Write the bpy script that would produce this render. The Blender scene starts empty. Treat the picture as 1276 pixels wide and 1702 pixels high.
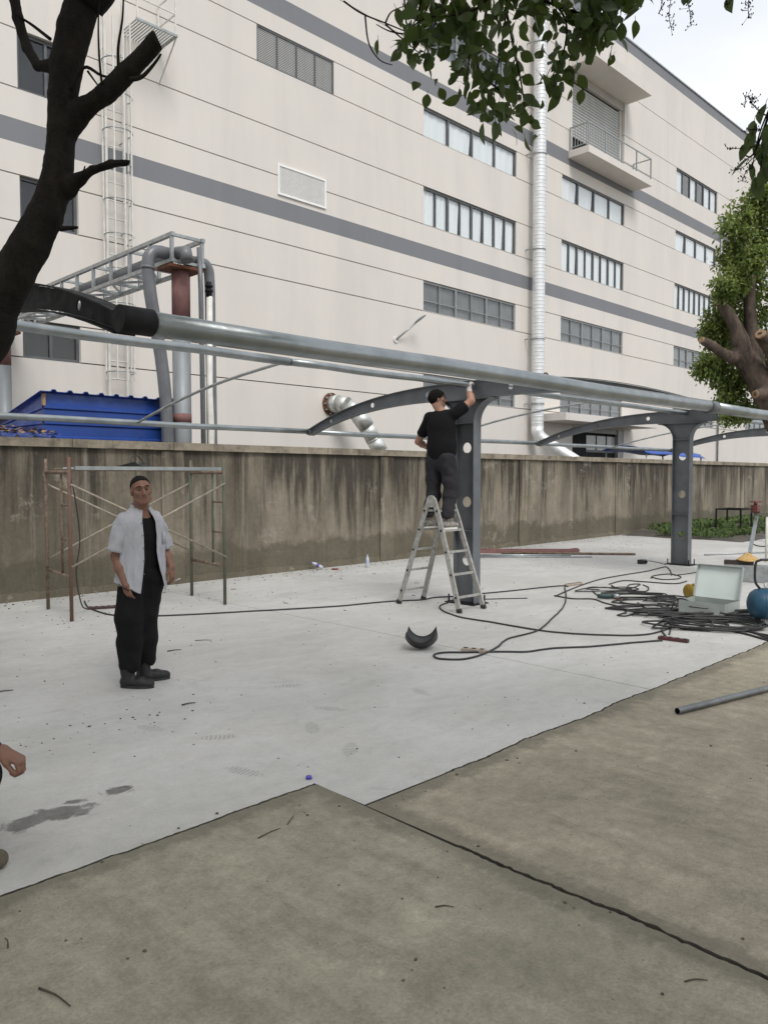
import bpy, bmesh, math, random
import numpy as np
from mathutils import Vector, Matrix, noise as mnoise

scene = bpy.context.scene
R = math.radians

# ---------------------------------------------------------------- camera, sky, sun, exposure
cam_data = bpy.data.cameras.new('camera')
cam_data.sensor_fit = 'VERTICAL'
cam_data.sensor_height = 36.0
cam_data.lens = 27.71
cam_data.clip_start = 0.05
cam_data.clip_end = 3000
cam = bpy.data.objects.new('camera', cam_data)
scene.collection.objects.link(cam)
cam.location = (0, 0, 1.65)
cam.rotation_euler = (R(90 - 2.579), 0, R(45.1 - 90))
scene.camera = cam

SUN_EL, SUN_AZ = 52.0, 250.0          # the hazy sun stands behind the camera, a little to its left (azimuth counted from +X)
world = bpy.data.worlds.new('World')
scene.world = world
world.use_nodes = True
wn, wl = world.node_tree.nodes, world.node_tree.links
wn.clear()
w_out = wn.new('ShaderNodeOutputWorld')
w_bg = wn.new('ShaderNodeBackground')
w_bg.inputs['Strength'].default_value = 0.1
w_sky = wn.new('ShaderNodeTexSky')
w_sky.sky_type = 'NISHITA'
w_sky.sun_disc = False
w_sky.sun_elevation = R(SUN_EL)
w_sky.sun_rotation = R(90 - SUN_AZ)
w_sky.dust_density = 2.0
w_tc = wn.new('ShaderNodeTexCoord')
w_map = wn.new('ShaderNodeMapping')
w_map.inputs['Scale'].default_value = (1.0, 1.0, 2.4)
w_noise = wn.new('ShaderNodeTexNoise')
w_noise.inputs['Scale'].default_value = 2.2
w_noise.inputs['Detail'].default_value = 5
w_ramp = wn.new('ShaderNodeValToRGB')
w_ramp.color_ramp.elements[0].position = 0.34
w_ramp.color_ramp.elements[0].color = (5.9, 6.25, 6.9, 1)
w_ramp.color_ramp.elements[1].position = 0.66
w_ramp.color_ramp.elements[1].color = (8.0, 8.05, 8.0, 1)
w_mix = wn.new('ShaderNodeMix')
w_mix.data_type = 'RGBA'
w_mix.inputs['Factor'].default_value = 0.86
wl.new(w_tc.outputs['Generated'], w_map.inputs['Vector'])
wl.new(w_map.outputs['Vector'], w_noise.inputs['Vector'])
wl.new(w_noise.outputs['Fac'], w_ramp.inputs['Fac'])
wl.new(w_sky.outputs['Color'], w_mix.inputs[6])
wl.new(w_ramp.outputs['Color'], w_mix.inputs[7])
wl.new(w_mix.outputs[2], w_bg.inputs['Color'])
wl.new(w_bg.outputs['Background'], w_out.inputs['Surface'])

sun_data = bpy.data.lights.new('sun', 'SUN')
sun_data.energy = 1.5
sun_data.angle = R(22)
sun_data.color = (1.0, 0.97, 0.93)
sun = bpy.data.objects.new('sun', sun_data)
scene.collection.objects.link(sun)
sun.location = (-10, -20, 30)
_sd = Vector((math.cos(R(SUN_EL)) * math.cos(R(SUN_AZ)), math.cos(R(SUN_EL)) * math.sin(R(SUN_AZ)), math.sin(R(SUN_EL))))
sun.rotation_euler = _sd.to_track_quat('Z', 'Y').to_euler()

scene.view_settings.view_transform = 'Standard'
scene.view_settings.look = 'None'
scene.view_settings.exposure = 0.56
scene.view_settings.gamma = 1.0
scene.view_settings.use_curve_mapping = False
scene.render.engine = 'CYCLES'
scene.render.resolution_x = 767
scene.render.resolution_y = 1024

# ---------------------------------------------------------------- helpers
COL = scene.collection
OFF = {}                       # world offset of every parent, so that meshes can be written in world metres


def link(o, parent=None):
    COL.objects.link(o)
    if parent is not None:
        o.parent = parent
    return o


def tag(o, label=None, cat=None, group=None, kind=None):
    if label: o['label'] = label
    if cat: o['category'] = cat
    if group: o['group'] = group
    if kind: o['kind'] = kind
    return o


def thing(name, label, cat, loc=(0, 0, 0), rz=0.0, group=None):
    o = bpy.data.objects.new(name, None)
    o.empty_display_size = 0.1
    o.location = loc
    o.rotation_euler = (0, 0, rz)
    link(o)
    OFF[o] = Vector(loc) if rz == 0 else None
    return tag(o, label, cat, group)


def group_empty(name, parent):
    o = bpy.data.objects.new(name, None)
    o.empty_display_size = 0.05
    link(o, parent)
    OFF[o] = OFF.get(parent)
    return o


class MB:
    """collects faces; build() links them as ONE mesh object"""
    def __init__(s):
        s.v = []; s.f = []; s.m = []; s.mi = 0; s.sm = []; s.smooth = False

    def _add(s, vs, fs, smooth=None):
        o = len(s.v)
        s.v.extend([tuple(p) for p in vs])
        for f in fs:
            s.f.append(tuple(i + o for i in f)); s.m.append(s.mi)
            s.sm.append(s.smooth if smooth is None else smooth)
        return s

    def box(s, a, b, mat=None):
        x0, y0, z0 = a; x1, y1, z1 = b
        vs = [(x0, y0, z0), (x1, y0, z0), (x1, y1, z0), (x0, y1, z0), (x0, y0, z1), (x1, y0, z1), (x1, y1, z1), (x0, y1, z1)]
        if mat is not None: vs = [mat @ Vector(p) for p in vs]
        return s._add(vs, [(0, 3, 2, 1), (4, 5, 6, 7), (0, 1, 5, 4), (1, 2, 6, 5), (2, 3, 7, 6), (3, 0, 4, 7)])

    def bar(s, p0, p1, w, h, up=(0, 0, 1)):
        """square bar from p0 to p1"""
        p0 = Vector(p0); p1 = Vector(p1); d = (p1 - p0).normalized(); u = Vector(up)
        if abs(d.dot(u)) > 0.98: u = Vector((1, 0, 0))
        r = d.cross(u).normalized(); u = r.cross(d).normalized()
        vs = [q + r * a * w / 2 + u * b * h / 2 for q in (p0, p1) for a, b in ((-1, -1), (1, -1), (1, 1), (-1, 1))]
        return s._add(vs, [(0, 1, 2, 3), (7, 6, 5, 4), (0, 4, 5, 1), (1, 5, 6, 2), (2, 6, 7, 3), (3, 7, 4, 0)])

    def tube(s, pts, r, n=8, closed=False, caps=True, smooth=True):
        """round tube through pts; r a number or one per point"""
        pts = [Vector(p) for p in pts]; k = len(pts)
        rr = [r] * k if not hasattr(r, '__len__') else list(r)
        vs = []; prev = None
        for i, p in enumerate(pts):
            if closed: d = pts[(i + 1) % k] - pts[i - 1]
            else: d = pts[min(i + 1, k - 1)] - pts[max(i - 1, 0)]
            if d.length < 1e-9: d = Vector((0, 0, 1))
            d.normalize()
            if prev is None:
                a = Vector((0, 0, 1)) if abs(d.z) < 0.9 else Vector((1, 0, 0))
                u = d.cross(a).normalized()
            else:
                u = (prev - d * prev.dot(d))
                u = u.normalized() if u.length > 1e-6 else d.orthogonal().normalized()
            prev = u; w = d.cross(u)
            for j in range(n):
                t = 2 * math.pi * j / n
                vs.append(p + (u * math.cos(t) + w * math.sin(t)) * rr[i])
        fs = []
        for i in range(k if closed else k - 1):
            a = i * n; b = ((i + 1) % k) * n
            for j in range(n):
                j2 = (j + 1) % n
                fs.append((a + j, a + j2, b + j2, b + j))
        s._add(vs, fs, smooth)
        if caps and not closed:
            o = len(s.v) - len(vs)
            s.f.append(tuple(o + j for j in reversed(range(n)))); s.m.append(s.mi); s.sm.append(False)
            s.f.append(tuple(o + (k - 1) * n + j for j in range(n))); s.m.append(s.mi); s.sm.append(False)
        return s

    def cyl(s, p0, p1, r0, r1=None, n=16, smooth=True):
        return s.tube([p0, p1], [r0, r0 if r1 is None else r1], n, smooth=smooth)

    def lathe(s, prof, n=24, o=(0, 0, 0), axis='z', smooth=True, mat=None):
        """profile [(r, h)] turned about an axis through o"""
        vs = []; O = Vector(o)
        for r, h in prof:
            for j in range(n):
                t = 2 * math.pi * j / n; a, b = r * math.cos(t), r * math.sin(t)
                q = Vector((a, b, h)) if axis == 'z' else (Vector((h, a, b)) if axis == 'x' else Vector((b, h, a)))
                vs.append(O + (mat @ q if mat is not None else q))
        fs = []
        for i in range(len(prof) - 1):
            for j in range(n):
                j2 = (j + 1) % n
                fs.append((i * n + j, i * n + j2, (i + 1) * n + j2, (i + 1) * n + j))
        return s._add(vs, fs, smooth)

    def plate(s, outline, holes, t, axes):
        """flat plate with real holes. outline/holes are 2-D; axes = (origin, u, v, normal); t thickness centred on the plane"""
        cu = bpy.data.curves.new('tmp', 'CURVE'); cu.dimensions = '2D'; cu.fill_mode = 'BOTH'; cu.extrude = t / 2
        for poly in [outline] + list(holes):
            sp = cu.splines.new('POLY'); sp.points.add(len(poly) - 1)
            for q, (a, b) in zip(sp.points, poly): q.co = (a, b, 0, 1)
            sp.use_cyclic_u = True
        ob = bpy.data.objects.new('tmp', cu); me = ob.to_mesh()
        O, u, v, nrm = [Vector(a) for a in axes]
        s._add([O + u * q.co.x + v * q.co.y + nrm * q.co.z for q in me.vertices], [tuple(p.vertices) for p in me.polygons], False)
        ob.to_mesh_clear(); bpy.data.objects.remove(ob); bpy.data.curves.remove(cu)
        return s

    def sheet(s, rows, closed=False, smooth=True, thick=0.0):
        """grid surface from rows of points"""
        n = len(rows[0]); vs = [p for r_ in rows for p in r_]; fs = []
        for i in range(len(rows) - 1):
            for j in range(n if closed else n - 1):
                j2 = (j + 1) % n
                fs.append((i * n + j, i * n + j2, (i + 1) * n + j2, (i + 1) * n + j))
        return s._add(vs, fs, smooth)

    def prism(s, poly, z0, z1):
        n = len(poly)
        vs = [(x, y, z0) for x, y in poly] + [(x, y, z1) for x, y in poly]
        fs = [tuple(reversed(range(n))), tuple(range(n, 2 * n))] + [(i, (i + 1) % n, n + (i + 1) % n, n + i) for i in range(n)]
        return s._add(vs, fs, False)

    def mesh(s, name, mats, off=None):
        me = bpy.data.meshes.new(name)
        vs = s.v if off is None else [(p[0] - off.x, p[1] - off.y, p[2] - off.z) for p in s.v]
        me.from_pydata([tuple(p) for p in vs], [], s.f)
        for m_ in (mats if isinstance(mats, (list, tuple)) else [mats]): me.materials.append(m_)
        me.polygons.foreach_set('material_index', s.m)
        me.polygons.foreach_set('use_smooth', s.sm)
        me.update()
        return me

    def build(s, name, mats, parent=None, local=False, solid=0.0, bevel=0.0):
        off = None if (local or parent is None) else OFF.get(parent)
        o = bpy.data.objects.new(name, s.mesh(name, mats, off))
        link(o, parent)
        OFF[o] = OFF.get(parent) if parent is not None else Vector((0, 0, 0))
        if solid:
            md = o.modifiers.new('thickness', 'SOLIDIFY'); md.thickness = solid; md.offset = 0
        if bevel:
            md = o.modifiers.new('edge', 'BEVEL'); md.width = bevel; md.segments = 2; md.limit_method = 'ANGLE'; md.angle_limit = R(40)
        return o


def inst(name, me, loc, parent=None, rot=(0, 0, 0), scl=(1, 1, 1)):
    """an object sharing mesh data; loc in world metres"""
    o = bpy.data.objects.new(name, me)
    off = OFF.get(parent) if parent is not None else None
    o.location = Vector(loc) - (off if off is not None else Vector((0, 0, 0)))
    o.rotation_euler = rot; o.scale = scl
    link(o, parent)
    return o


def spline(pts, sub=6, closed=False):
    """Catmull-Rom through pts"""
    P = [Vector(p) for p in pts]; n = len(P); out = []
    for i in range(n if closed else n - 1):
        if closed: p0, p1, p2, p3 = P[i - 1], P[i], P[(i + 1) % n], P[(i + 2) % n]
        else: p0, p1, p2, p3 = P[max(i - 1, 0)], P[i], P[i + 1], P[min(i + 2, n - 1)]
        for k in range(sub):
            t = k / sub
            out.append(0.5 * ((2 * p1) + (p2 - p0) * t + (2 * p0 - 5 * p1 + 4 * p2 - p3) * t * t + (3 * p1 - p0 - 3 * p2 + p3) * t ** 3))
    if not closed: out.append(P[-1])
    return out


def circle(cx, cy, r, n=18, ry=None):
    ry = r if ry is None else ry
    return [(cx + r * math.cos(2 * math.pi * i / n), cy + ry * math.sin(2 * math.pi * i / n)) for i in range(n)]


# ---------------------------------------------------------------- materials
class NT:
    """tiny wrapper for building node materials"""
    def __init__(s, name):
        s.m = bpy.data.materials.new(name); s.m.use_nodes = True
        s.t = s.m.node_tree; s.t.nodes.clear()
        s.out = s.n('ShaderNodeOutputMaterial'); s.b = s.n('ShaderNodeBsdfPrincipled')
        s.t.links.new(s.b.outputs[0], s.out.inputs['Surface'])

    def n(s, k, **kw):
        q = s.t.nodes.new(k)
        for a, b in kw.items(): setattr(q, a, b)
        return q

    def l(s, a, b): s.t.links.new(a, b); return s

    def coords(s, space='Object', scale=(1, 1, 1), loc=(0, 0, 0), rot=(0, 0, 0)):
        mp = s.n('ShaderNodeMapping'); mp.inputs['Scale'].default_value = scale; mp.inputs['Location'].default_value = loc; mp.inputs['Rotation'].default_value = rot
        if space == 'World': s.l(s.n('ShaderNodeNewGeometry').outputs['Position'], mp.inputs['Vector'])
        else: s.l(s.n('ShaderNodeTexCoord').outputs[space], mp.inputs['Vector'])
        return mp.outputs['Vector']

    def noise(s, vec, scale, detail=6, rough=0.55, dist=0.0):
        q = s.n('ShaderNodeTexNoise'); q.inputs['Scale'].default_value = scale; q.inputs['Detail'].default_value = detail
        q.inputs['Roughness'].default_value = rough; q.inputs['Distortion'].default_value = dist
        s.l(vec, q.inputs['Vector']); return q.outputs['Fac']

    def ramp(s, fac, stops):
        q = s.n('ShaderNodeValToRGB'); e = q.color_ramp.elements
        while len(e) < len(stops): e.new(0.5)
        for i, (p, c) in enumerate(stops):
            e[i].position = p; e[i].color = (c[0], c[1], c[2], 1) if hasattr(c, '__len__') else (c, c, c, 1)
        s.l(fac, q.inputs['Fac']); return q.outputs['Color']

    def mix(s, fac, a, b, mode='MIX'):
        q = s.n('ShaderNodeMix', data_type='RGBA', blend_type=mode)
        for v, i in ((fac, 0), (a, 6), (b, 7)):
            if hasattr(v, 'links'): s.l(v, q.inputs[i])
            elif hasattr(v, '__len__'): q.inputs[i].default_value = (v[0], v[1], v[2], 1)
            else: q.inputs[i].default_value = v
        return q.outputs[2]

    def math(s, op, a, b=None, c=None, clamp=False):
        q = s.n('ShaderNodeMath', operation=op, use_clamp=clamp)
        for i, v in enumerate((a, b, c)):
            if v is None: continue
            if hasattr(v, 'links'): s.l(v, q.inputs[i])
            else: q.inputs[i].default_value = v
        return q.outputs[0]

    def bump(s, h, strength=0.3, dist=0.01):
        q = s.n('ShaderNodeBump'); q.inputs['Strength'].default_value = strength; q.inputs['Distance'].default_value = dist
        s.l(h, q.inputs['Height']); s.l(q.outputs[0], s.b.inputs['Normal']); return s

    def set(s, color=None, rough=None, metal=None, spec=None, **kw):
        for k, v in (('Base Color', color), ('Roughness', rough), ('Metallic', metal), ('Specular IOR Level', spec)):
            if v is None: continue
            if hasattr(v, 'links'): s.l(v, s.b.inputs[k])
            elif hasattr(v, '__len__'): s.b.inputs[k].default_value = (v[0], v[1], v[2], 1)
            else: s.b.inputs[k].default_value = v
        return s


def mat(name, c1, c2=None, scale=8, rough=0.6, metal=0.0, bump=0.0, bscale=None, space='Object', stretch=(1, 1, 1), rvar=0.1, spec=None, lo=0.35, hi=0.65, bdist=0.004):
    """base colour mottled between c1 and c2 with a little roughness variation and fine relief"""
    t = NT(name); v = t.coords(space, stretch); f_ = t.noise(v, scale)
    c2 = c2 or tuple(x * 0.8 for x in c1)
    t.set(t.ramp(f_, [(lo, c1), (hi, c2)]), None, metal, spec)
    rv = t.ramp(t.noise(v, scale * 2.3, 3), [(0.3, max(rough - rvar, 0.02)), (0.7, min(rough + rvar, 1))])
    t.set(rough=rv)
    if bump: t.bump(t.noise(v, bscale or scale * 6, 5), bump, bdist)
    return t.m


M = {}
M['galv'] = mat('galvanised_steel', (0.36, 0.385, 0.39), (0.27, 0.295, 0.30), 5, 0.38, 0.9, 0.05, 60, rvar=0.1)
M['galv_dull'] = mat('dull_galvanised_steel', (0.42, 0.44, 0.44), (0.30, 0.32, 0.32), 9, 0.5, 0.7, 0.1, 40)
M['greypaint'] = mat('grey_primer_paint', (0.140, 0.150, 0.160), (0.105, 0.113, 0.122), 4, 0.5, 0.0, 0.08, 50)
M['greydark_or_shaded'] = mat('dark_grey_or_shaded_steel', (0.015, 0.015, 0.016), (0.010, 0.010, 0.011), 6, 0.7, 0.0, 0.08, 50, spec=0.2)  # dark steel parts; its near-black also carries the shade on the first frame's arms
M['black_rubber'] = mat('black_rubber', (0.018, 0.018, 0.018), (0.03, 0.029, 0.028), 12, 0.6, 0.0, 0.1, 80)
M['black_plastic'] = mat('black_plastic', (0.014, 0.014, 0.015), (0.028, 0.028, 0.03), 14, 0.42, 0.0, 0.05, 60)
M['rust'] = mat('rusty_steel', (0.20, 0.075, 0.035), (0.09, 0.035, 0.02), 14, 0.85, 0.2, 0.3, 50)
M['redprimer'] = mat('red_primer', (0.23, 0.115, 0.105), (0.17, 0.085, 0.08), 7, 0.75, 0.0, 0.1, 40)
M['dark'] = mat('dark_interior', (0.015, 0.015, 0.016), (0.008, 0.008, 0.008), 3, 0.9)
M['white_metal'] = mat('white_painted_steel', (0.74, 0.73, 0.69), (0.62, 0.60, 0.55), 6, 0.45, 0.0)
M['winframe'] = mat('grey_aluminium_frame', (0.12, 0.125, 0.13), (0.09, 0.095, 0.10), 5, 0.45, 0.2)
M['winframe_pale'] = mat('pale_aluminium_frame', (0.30, 0.31, 0.31), (0.24, 0.25, 0.25), 5, 0.45, 0.2)
M['curtain'] = mat('pale_blue_curtain', (0.88, 0.90, 0.91), (0.81, 0.835, 0.85), 2.5, 0.9, 0, 0.1, 14, space='World', stretch=(1, 1, 0.15))
M['blind'] = mat('grey_blind', (0.17, 0.175, 0.18), (0.12, 0.125, 0.13), 2, 0.7, 0, space='World')
M['pvc_grey'] = mat('grey_pvc_pipe', (0.15, 0.155, 0.165), (0.115, 0.12, 0.13), 5, 0.38)
M['blue_sheet'] = mat('blue_painted_sheet', (0.018, 0.062, 0.29), (0.014, 0.048, 0.22), 2.2, 0.38, 0.0, 0.06, 20, rvar=0.12)
M['concrete_trim'] = mat('pale_render', (0.50, 0.48, 0.44), (0.42, 0.40, 0.37), 2.2, 0.85, 0, 0.1, 30, space='World')


def glass_mat():
    t = NT('window_glass')
    t.t.nodes.remove(t.b)
    tr = t.n('ShaderNodeBsdfTransparent'); tr.inputs['Color'].default_value = (0.97, 0.98, 0.98, 1)
    gl = t.n('ShaderNodeBsdfGlossy'); gl.inputs['Roughness'].default_value = 0.03
    lw = t.n('ShaderNodeLayerWeight'); lw.inputs['Blend'].default_value = 0.5
    fac = t.math('MULTIPLY_ADD', t.math('POWER', lw.outputs['Facing'], 3.5), 0.8, 0.045)
    mx = t.n('ShaderNodeMixShader')
    t.l(fac, mx.inputs[0]); t.l(tr.outputs[0], mx.inputs[1]); t.l(gl.outputs[0], mx.inputs[2])
    t.l(mx.outputs[0], t.out.inputs['Surface'])
    return t.m


M['glass'] = glass_mat()


def facade_mat(name, c):
    """painted cladding with soft dirt clouds and faint vertical run-off"""
    t = NT(name); v = t.coords('World')
    big = t.ramp(t.noise(v, 0.16, 5, 0.6), [(0.3, tuple(x * 0.95 for x in c)), (0.7, c)])
    vs = t.coords('World', (0.8, 0.8, 0.10))
    streak = t.ramp(t.noise(vs, 0.9, 8, 0.62, 0.6), [(0.45, 1.0), (0.74, 0.84)])
    col = t.mix(0.55, big, streak, 'MULTIPLY')
    col = t.mix(0.5, col, t.ramp(t.noise(v, 0.55, 7, 0.65, 0.8), [(0.35, (1, 0.985, 0.955)), (0.65, (0.93, 0.93, 0.925))]), 'MULTIPLY')
    t.set(col, 0.62); t.bump(t.noise(v, 18, 4), 0.08, 0.01)
    return t.m


M['facade'] = facade_mat('cladding_warm_white', (0.69, 0.652, 0.606))
M['band'] = facade_mat('cladding_grey_band', (0.195, 0.20, 0.215))


def ground_new():
    """new pale slab: trowel swirls, dust, boot scuffs, water stains"""
    t = NT('new_pale_concrete'); v = t.coords('World')
    a = t.ramp(t.noise(v, 0.55, 6, 0.6, 0.6), [(0.28, (0.43, 0.422, 0.392)), (0.72, (0.57, 0.562, 0.54))])
    sw = t.ramp(t.noise(t.coords('World', (0.7, 1.9, 1), rot=(0, 0, 0.5)), 1.5, 7, 0.68, 1.6), [(0.32, 0.86), (0.66, 1.03)])
    a = t.mix(0.75, a, sw, 'MULTIPLY')
    fine = t.ramp(t.noise(v, 9, 8, 0.78), [(0.25, 0.74), (0.55, 1.0)])
    a = t.mix(0.6, a, fine, 'MULTIPLY')
    a = t.mix(0.5, a, t.ramp(t.noise(v, 60, 6, 0.8), [(0.30, 0.76), (0.6, 1.04)]), 'MULTIPLY')
    smud = t.math('MULTIPLY', t.ramp(t.noise(v, 2.3, 7, 0.7, 0.8), [(0.56, 0.0), (0.70, 1.0)]), t.ramp(t.noise(v, 17, 6, 0.75), [(0.42, 0.0), (0.60, 1.0)]))
    a = t.mix(t.math('MULTIPLY', smud, 0.45), a, (0.25, 0.245, 0.235))          # rubbed dirt and boot smudges
    br = t.ramp(t.noise(v, 1.1, 5, 0.65, 0.3), [(0.56, 0.0), (0.74, 1.0)])      # brown dust
    a = t.mix(t.math('MULTIPLY', br, 0.30), a, (0.36, 0.32, 0.26))
    # scuffs: short dark broken streaks
    sc = t.noise(t.coords('World', (3.0, 9.0, 1), rot=(0, 0, 0.9)), 2.0, 8, 0.7, 0.8)
    a = t.mix(t.math('MULTIPLY', t.ramp(sc, [(0.63, 0.0), (0.75, 1.0)]), 0.30), a, (0.22, 0.215, 0.20))
    # wet patches with ragged edges, each an oval round a point of the slab
    wob = t.noise(v, 7, 5, 0.65, 0.6)
    wet = None
    for (cx, cy, rx, ry, rot) in WET:
        q = t.n('ShaderNodeMapping'); q.vector_type = 'TEXTURE'
        q.inputs['Location'].default_value = (cx, cy, 0); q.inputs['Rotation'].default_value = (0, 0, rot); q.inputs['Scale'].default_value = (rx, ry, 1)
        t.l(v, q.inputs['Vector'])
        ln = t.n('ShaderNodeVectorMath', operation='LENGTH'); t.l(q.outputs[0], ln.inputs[0])
        d = t.math('ADD', ln.outputs['Value'], t.math('MULTIPLY_ADD', wob, 2.6, -1.3))
        s_ = t.ramp(d, [(0.70, 1.0), (0.95, 0.0)])
        wet = s_ if wet is None else t.math('MAXIMUM', wet, s_)
    prn = None
    ws = t.noise(v, 30, 3, 0.6)
    for (cx, cy) in PRINTS:                                  # boot prints: a sole-sized oval broken by tread bars
        q = t.n('ShaderNodeMapping'); q.vector_type = 'TEXTURE'
        q.inputs['Location'].default_value = (cx, cy, 0); q.inputs['Rotation'].default_value = (0, 0, 0.6 + cx * 3); q.inputs['Scale'].default_value = (0.14, 0.055, 1)
        t.l(v, q.inputs['Vector'])
        ln = t.n('ShaderNodeVectorMath', operation='LENGTH'); t.l(q.outputs[0], ln.inputs[0])
        wv = t.n('ShaderNodeTexWave'); wv.inputs['Scale'].default_value = 1.6; wv.inputs['Distortion'].default_value = 3.0; t.l(q.outputs[0], wv.inputs['Vector'])
        s_ = t.math('MULTIPLY', t.ramp(t.math('ADD', ln.outputs['Value'], t.math('MULTIPLY_ADD', ws, 1.2, -.6)), [(0.7, 1.0), (1.0, 0.0)]), t.ramp(wv.outputs['Fac'], [(0.35, 0.15), (0.65, 1.0)]))
        prn = s_ if prn is None else t.math('MAXIMUM', prn, s_)
    a = t.mix(t.math('MULTIPLY', prn, 0.45), a, (0.17, 0.167, 0.155))
    a = t.mix(t.math('MULTIPLY', wet, t.ramp(t.noise(v, 11, 5, 0.7), [(0.3, 1.0), (0.65, 0.72)])), a, (0.095, 0.095, 0.088))
    t.set(a, t.ramp(wet, [(0.0, 0.62), (1.0, 0.4)]), spec=0.5)
    t.bump(t.math('ADD', t.math('MULTIPLY', t.noise(v, 3, 6, 0.6), 1.2), t.noise(v, 40, 5)), 0.25, 0.006)
    return t.m


def ground_old(name, c1, c2, edge='L'):
    t = NT(name); v = t.coords('World')
    a = t.ramp(t.noise(v, 0.8, 7, 0.62, 0.5), [(0.27, c2), (0.72, c1)])
    sw = t.ramp(t.noise(t.coords('World', (2.4, 0.5, 1), rot=(0, 0, 0.3)), 2.6, 7, 0.7, 0.8), [(0.32, 0.80), (0.66, 1.08)])
    a = t.mix(0.85, a, sw, 'MULTIPLY')
    fine = t.ramp(t.noise(v, 14, 9, 0.82), [(0.30, 0.66), (0.62, 1.14)])
    a = t.mix(0.8, a, fine, 'MULTIPLY')
    vo = t.n('ShaderNodeTexVoronoi'); vo.inputs['Scale'].default_value = 26; t.l(v, vo.inputs['Vector'])
    pit = t.ramp(vo.outputs['Distance'], [(0.03, 1.0), (0.10, 0.0)])
    pit = t.math('MULTIPLY', pit, t.ramp(t.noise(v, 2.1, 3), [(0.48, 0.0), (0.60, 0.85)]))
    a = t.mix(pit, a, (0.06, 0.055, 0.048))
    moss = t.ramp(t.noise(v, 0.45, 4, 0.6, 0.4), [(0.5, 0.0), (0.72, 0.5)])
    a = t.mix(t.math('MULTIPLY', moss, 0.7), a, (0.205, 0.205, 0.155))
    scr = t.noise(t.coords('World', (0.6, 11, 1), rot=(0, 0, -0.5)), 1.1, 9, 0.75, 0.5)
    patch = t.ramp(t.noise(v, 1.3, 4, 0.6), [(0.5, 0.0), (0.66, 1.0)])
    a = t.mix(t.math('MULTIPLY', t.math('MULTIPLY', t.ramp(scr, [(0.50, 0.0), (0.72, 1.0)]), patch), 0.45), a, (0.42, 0.385, 0.30))
    blot = t.ramp(t.noise(v, 3.4, 8, 0.75, 0.6), [(0.35, 0.80), (0.62, 1.10)])
    a = t.mix(0.8, a, blot, 'MULTIPLY')
    grain = t.ramp(t.noise(v, 75, 6, 0.8), [(0.30, 0.62), (0.55, 1.0), (0.75, 1.22)])
    a = t.mix(0.75, a, grain, 'MULTIPLY')
    # grime gathered along the open joints
    sp = t.n('ShaderNodeSeparateXYZ'); t.l(v, sp.inputs[0])
    dj = t.math('ABSOLUTE', t.math('SUBTRACT', sp.outputs['X'], 2.68))
    de = t.math('ABSOLUTE', t.math('SUBTRACT', sp.outputs['Y'], 3.21 if edge == 'L' else 2.82))
    dm = t.math('ADD', t.math('MINIMUM', dj, de), t.math('MULTIPLY_ADD', t.noise(v, 6, 7, 0.75), -0.34, 0.10))
    a = t.mix(t.ramp(dm, [(-0.09, 0.5), (0.07, 0.0)]), a, (0.095, 0.088, 0.066))
    t.set(a, 0.86, spec=0.25)
    t.bump(t.math('ADD', t.math('MULTIPLY', t.noise(v, 5, 6, 0.65), 1.5), t.noise(v, 60, 5, 0.7)), 0.45, 0.006)
    return t.m


def wall_mat(name, bright=1.0, coping=False):
    """old rendered wall: grey-buff cement with dark run-off streaks, damp foot, pale patches"""
    t = NT(name); v = t.coords('World')
    c = lambda *x: tuple(q * bright for q in x)
    a = t.ramp(t.noise(v, 0.9, 6, 0.65, 0.4), [(0.3, c(0.190, 0.163, 0.122)), (0.7, c(0.300, 0.264, 0.206))])
    st = t.noise(t.coords('World', (2.6, 2.6, 0.22)), 1.0, 9, 0.7, 0.25)
    if coping: k = t.ramp(t.noise(v, 3, 6, 0.7), [(0.45, 0.0), (0.70, 0.8)])
    else:
        sep = t.n('ShaderNodeSeparateXYZ'); t.l(v, sep.inputs[0])
        # run-off starts under the coping and thins out downwards, in broad sheets and fine fingers
        hgt = t.math('MULTIPLY_ADD', sep.outputs['Z'], 0.115, -0.15)
        k = t.ramp(t.math('ADD', st, hgt), [(0.455, 0.0), (0.60, 0.92)])
        sheet = t.ramp(t.noise(t.coords('World', (0.8, 0.8, 0.35), loc=(5, 2, 1)), 1.0, 5, 0.6, 0.5), [(0.42, 0.0), (0.62, 0.75)])
        a = t.mix(sheet, a, c(0.095, 0.080, 0.060))
    a = t.mix(k, a, c(0.050, 0.043, 0.035))
    st2 = t.noise(t.coords('World', (4.5, 4.5, 0.3), loc=(3, 1, 0)), 1.0, 7, 0.7)
    a = t.mix(t.ramp(st2, [(0.55, 0.0), (0.72, 0.55)]), a, c(0.42, 0.38, 0.31))
    if not coping:
        low = t.math('ADD', sep.outputs['Z'], t.math('MULTIPLY', t.noise(v, 1.6, 7, 0.72, 0.5), -0.9))
        a = t.mix(t.ramp(low, [(-0.55, 0.7), (0.12, 0.0)]), a, c(0.095, 0.085, 0.06))       # damp and splash along the foot
        a = t.mix(t.math('MULTIPLY', t.ramp(t.noise(v, 1.7, 6, 0.75), [(0.60, 0.0), (0.68, 1.0)]), 0.4), a, c(0.42, 0.385, 0.32))
    fine = t.ramp(t.noise(v, 16, 7, 0.75), [(0.28, 0.72), (0.6, 1.06)])
    a = t.mix(0.75, a, fine, 'MULTIPLY')
    t.set(a, 0.9, spec=0.2)
    t.bump(t.math('ADD', t.noise(v, 7, 6, 0.7), t.math('MULTIPLY', t.noise(v, 45, 4), 0.5)), 0.4, 0.012)
    return t.m


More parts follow.
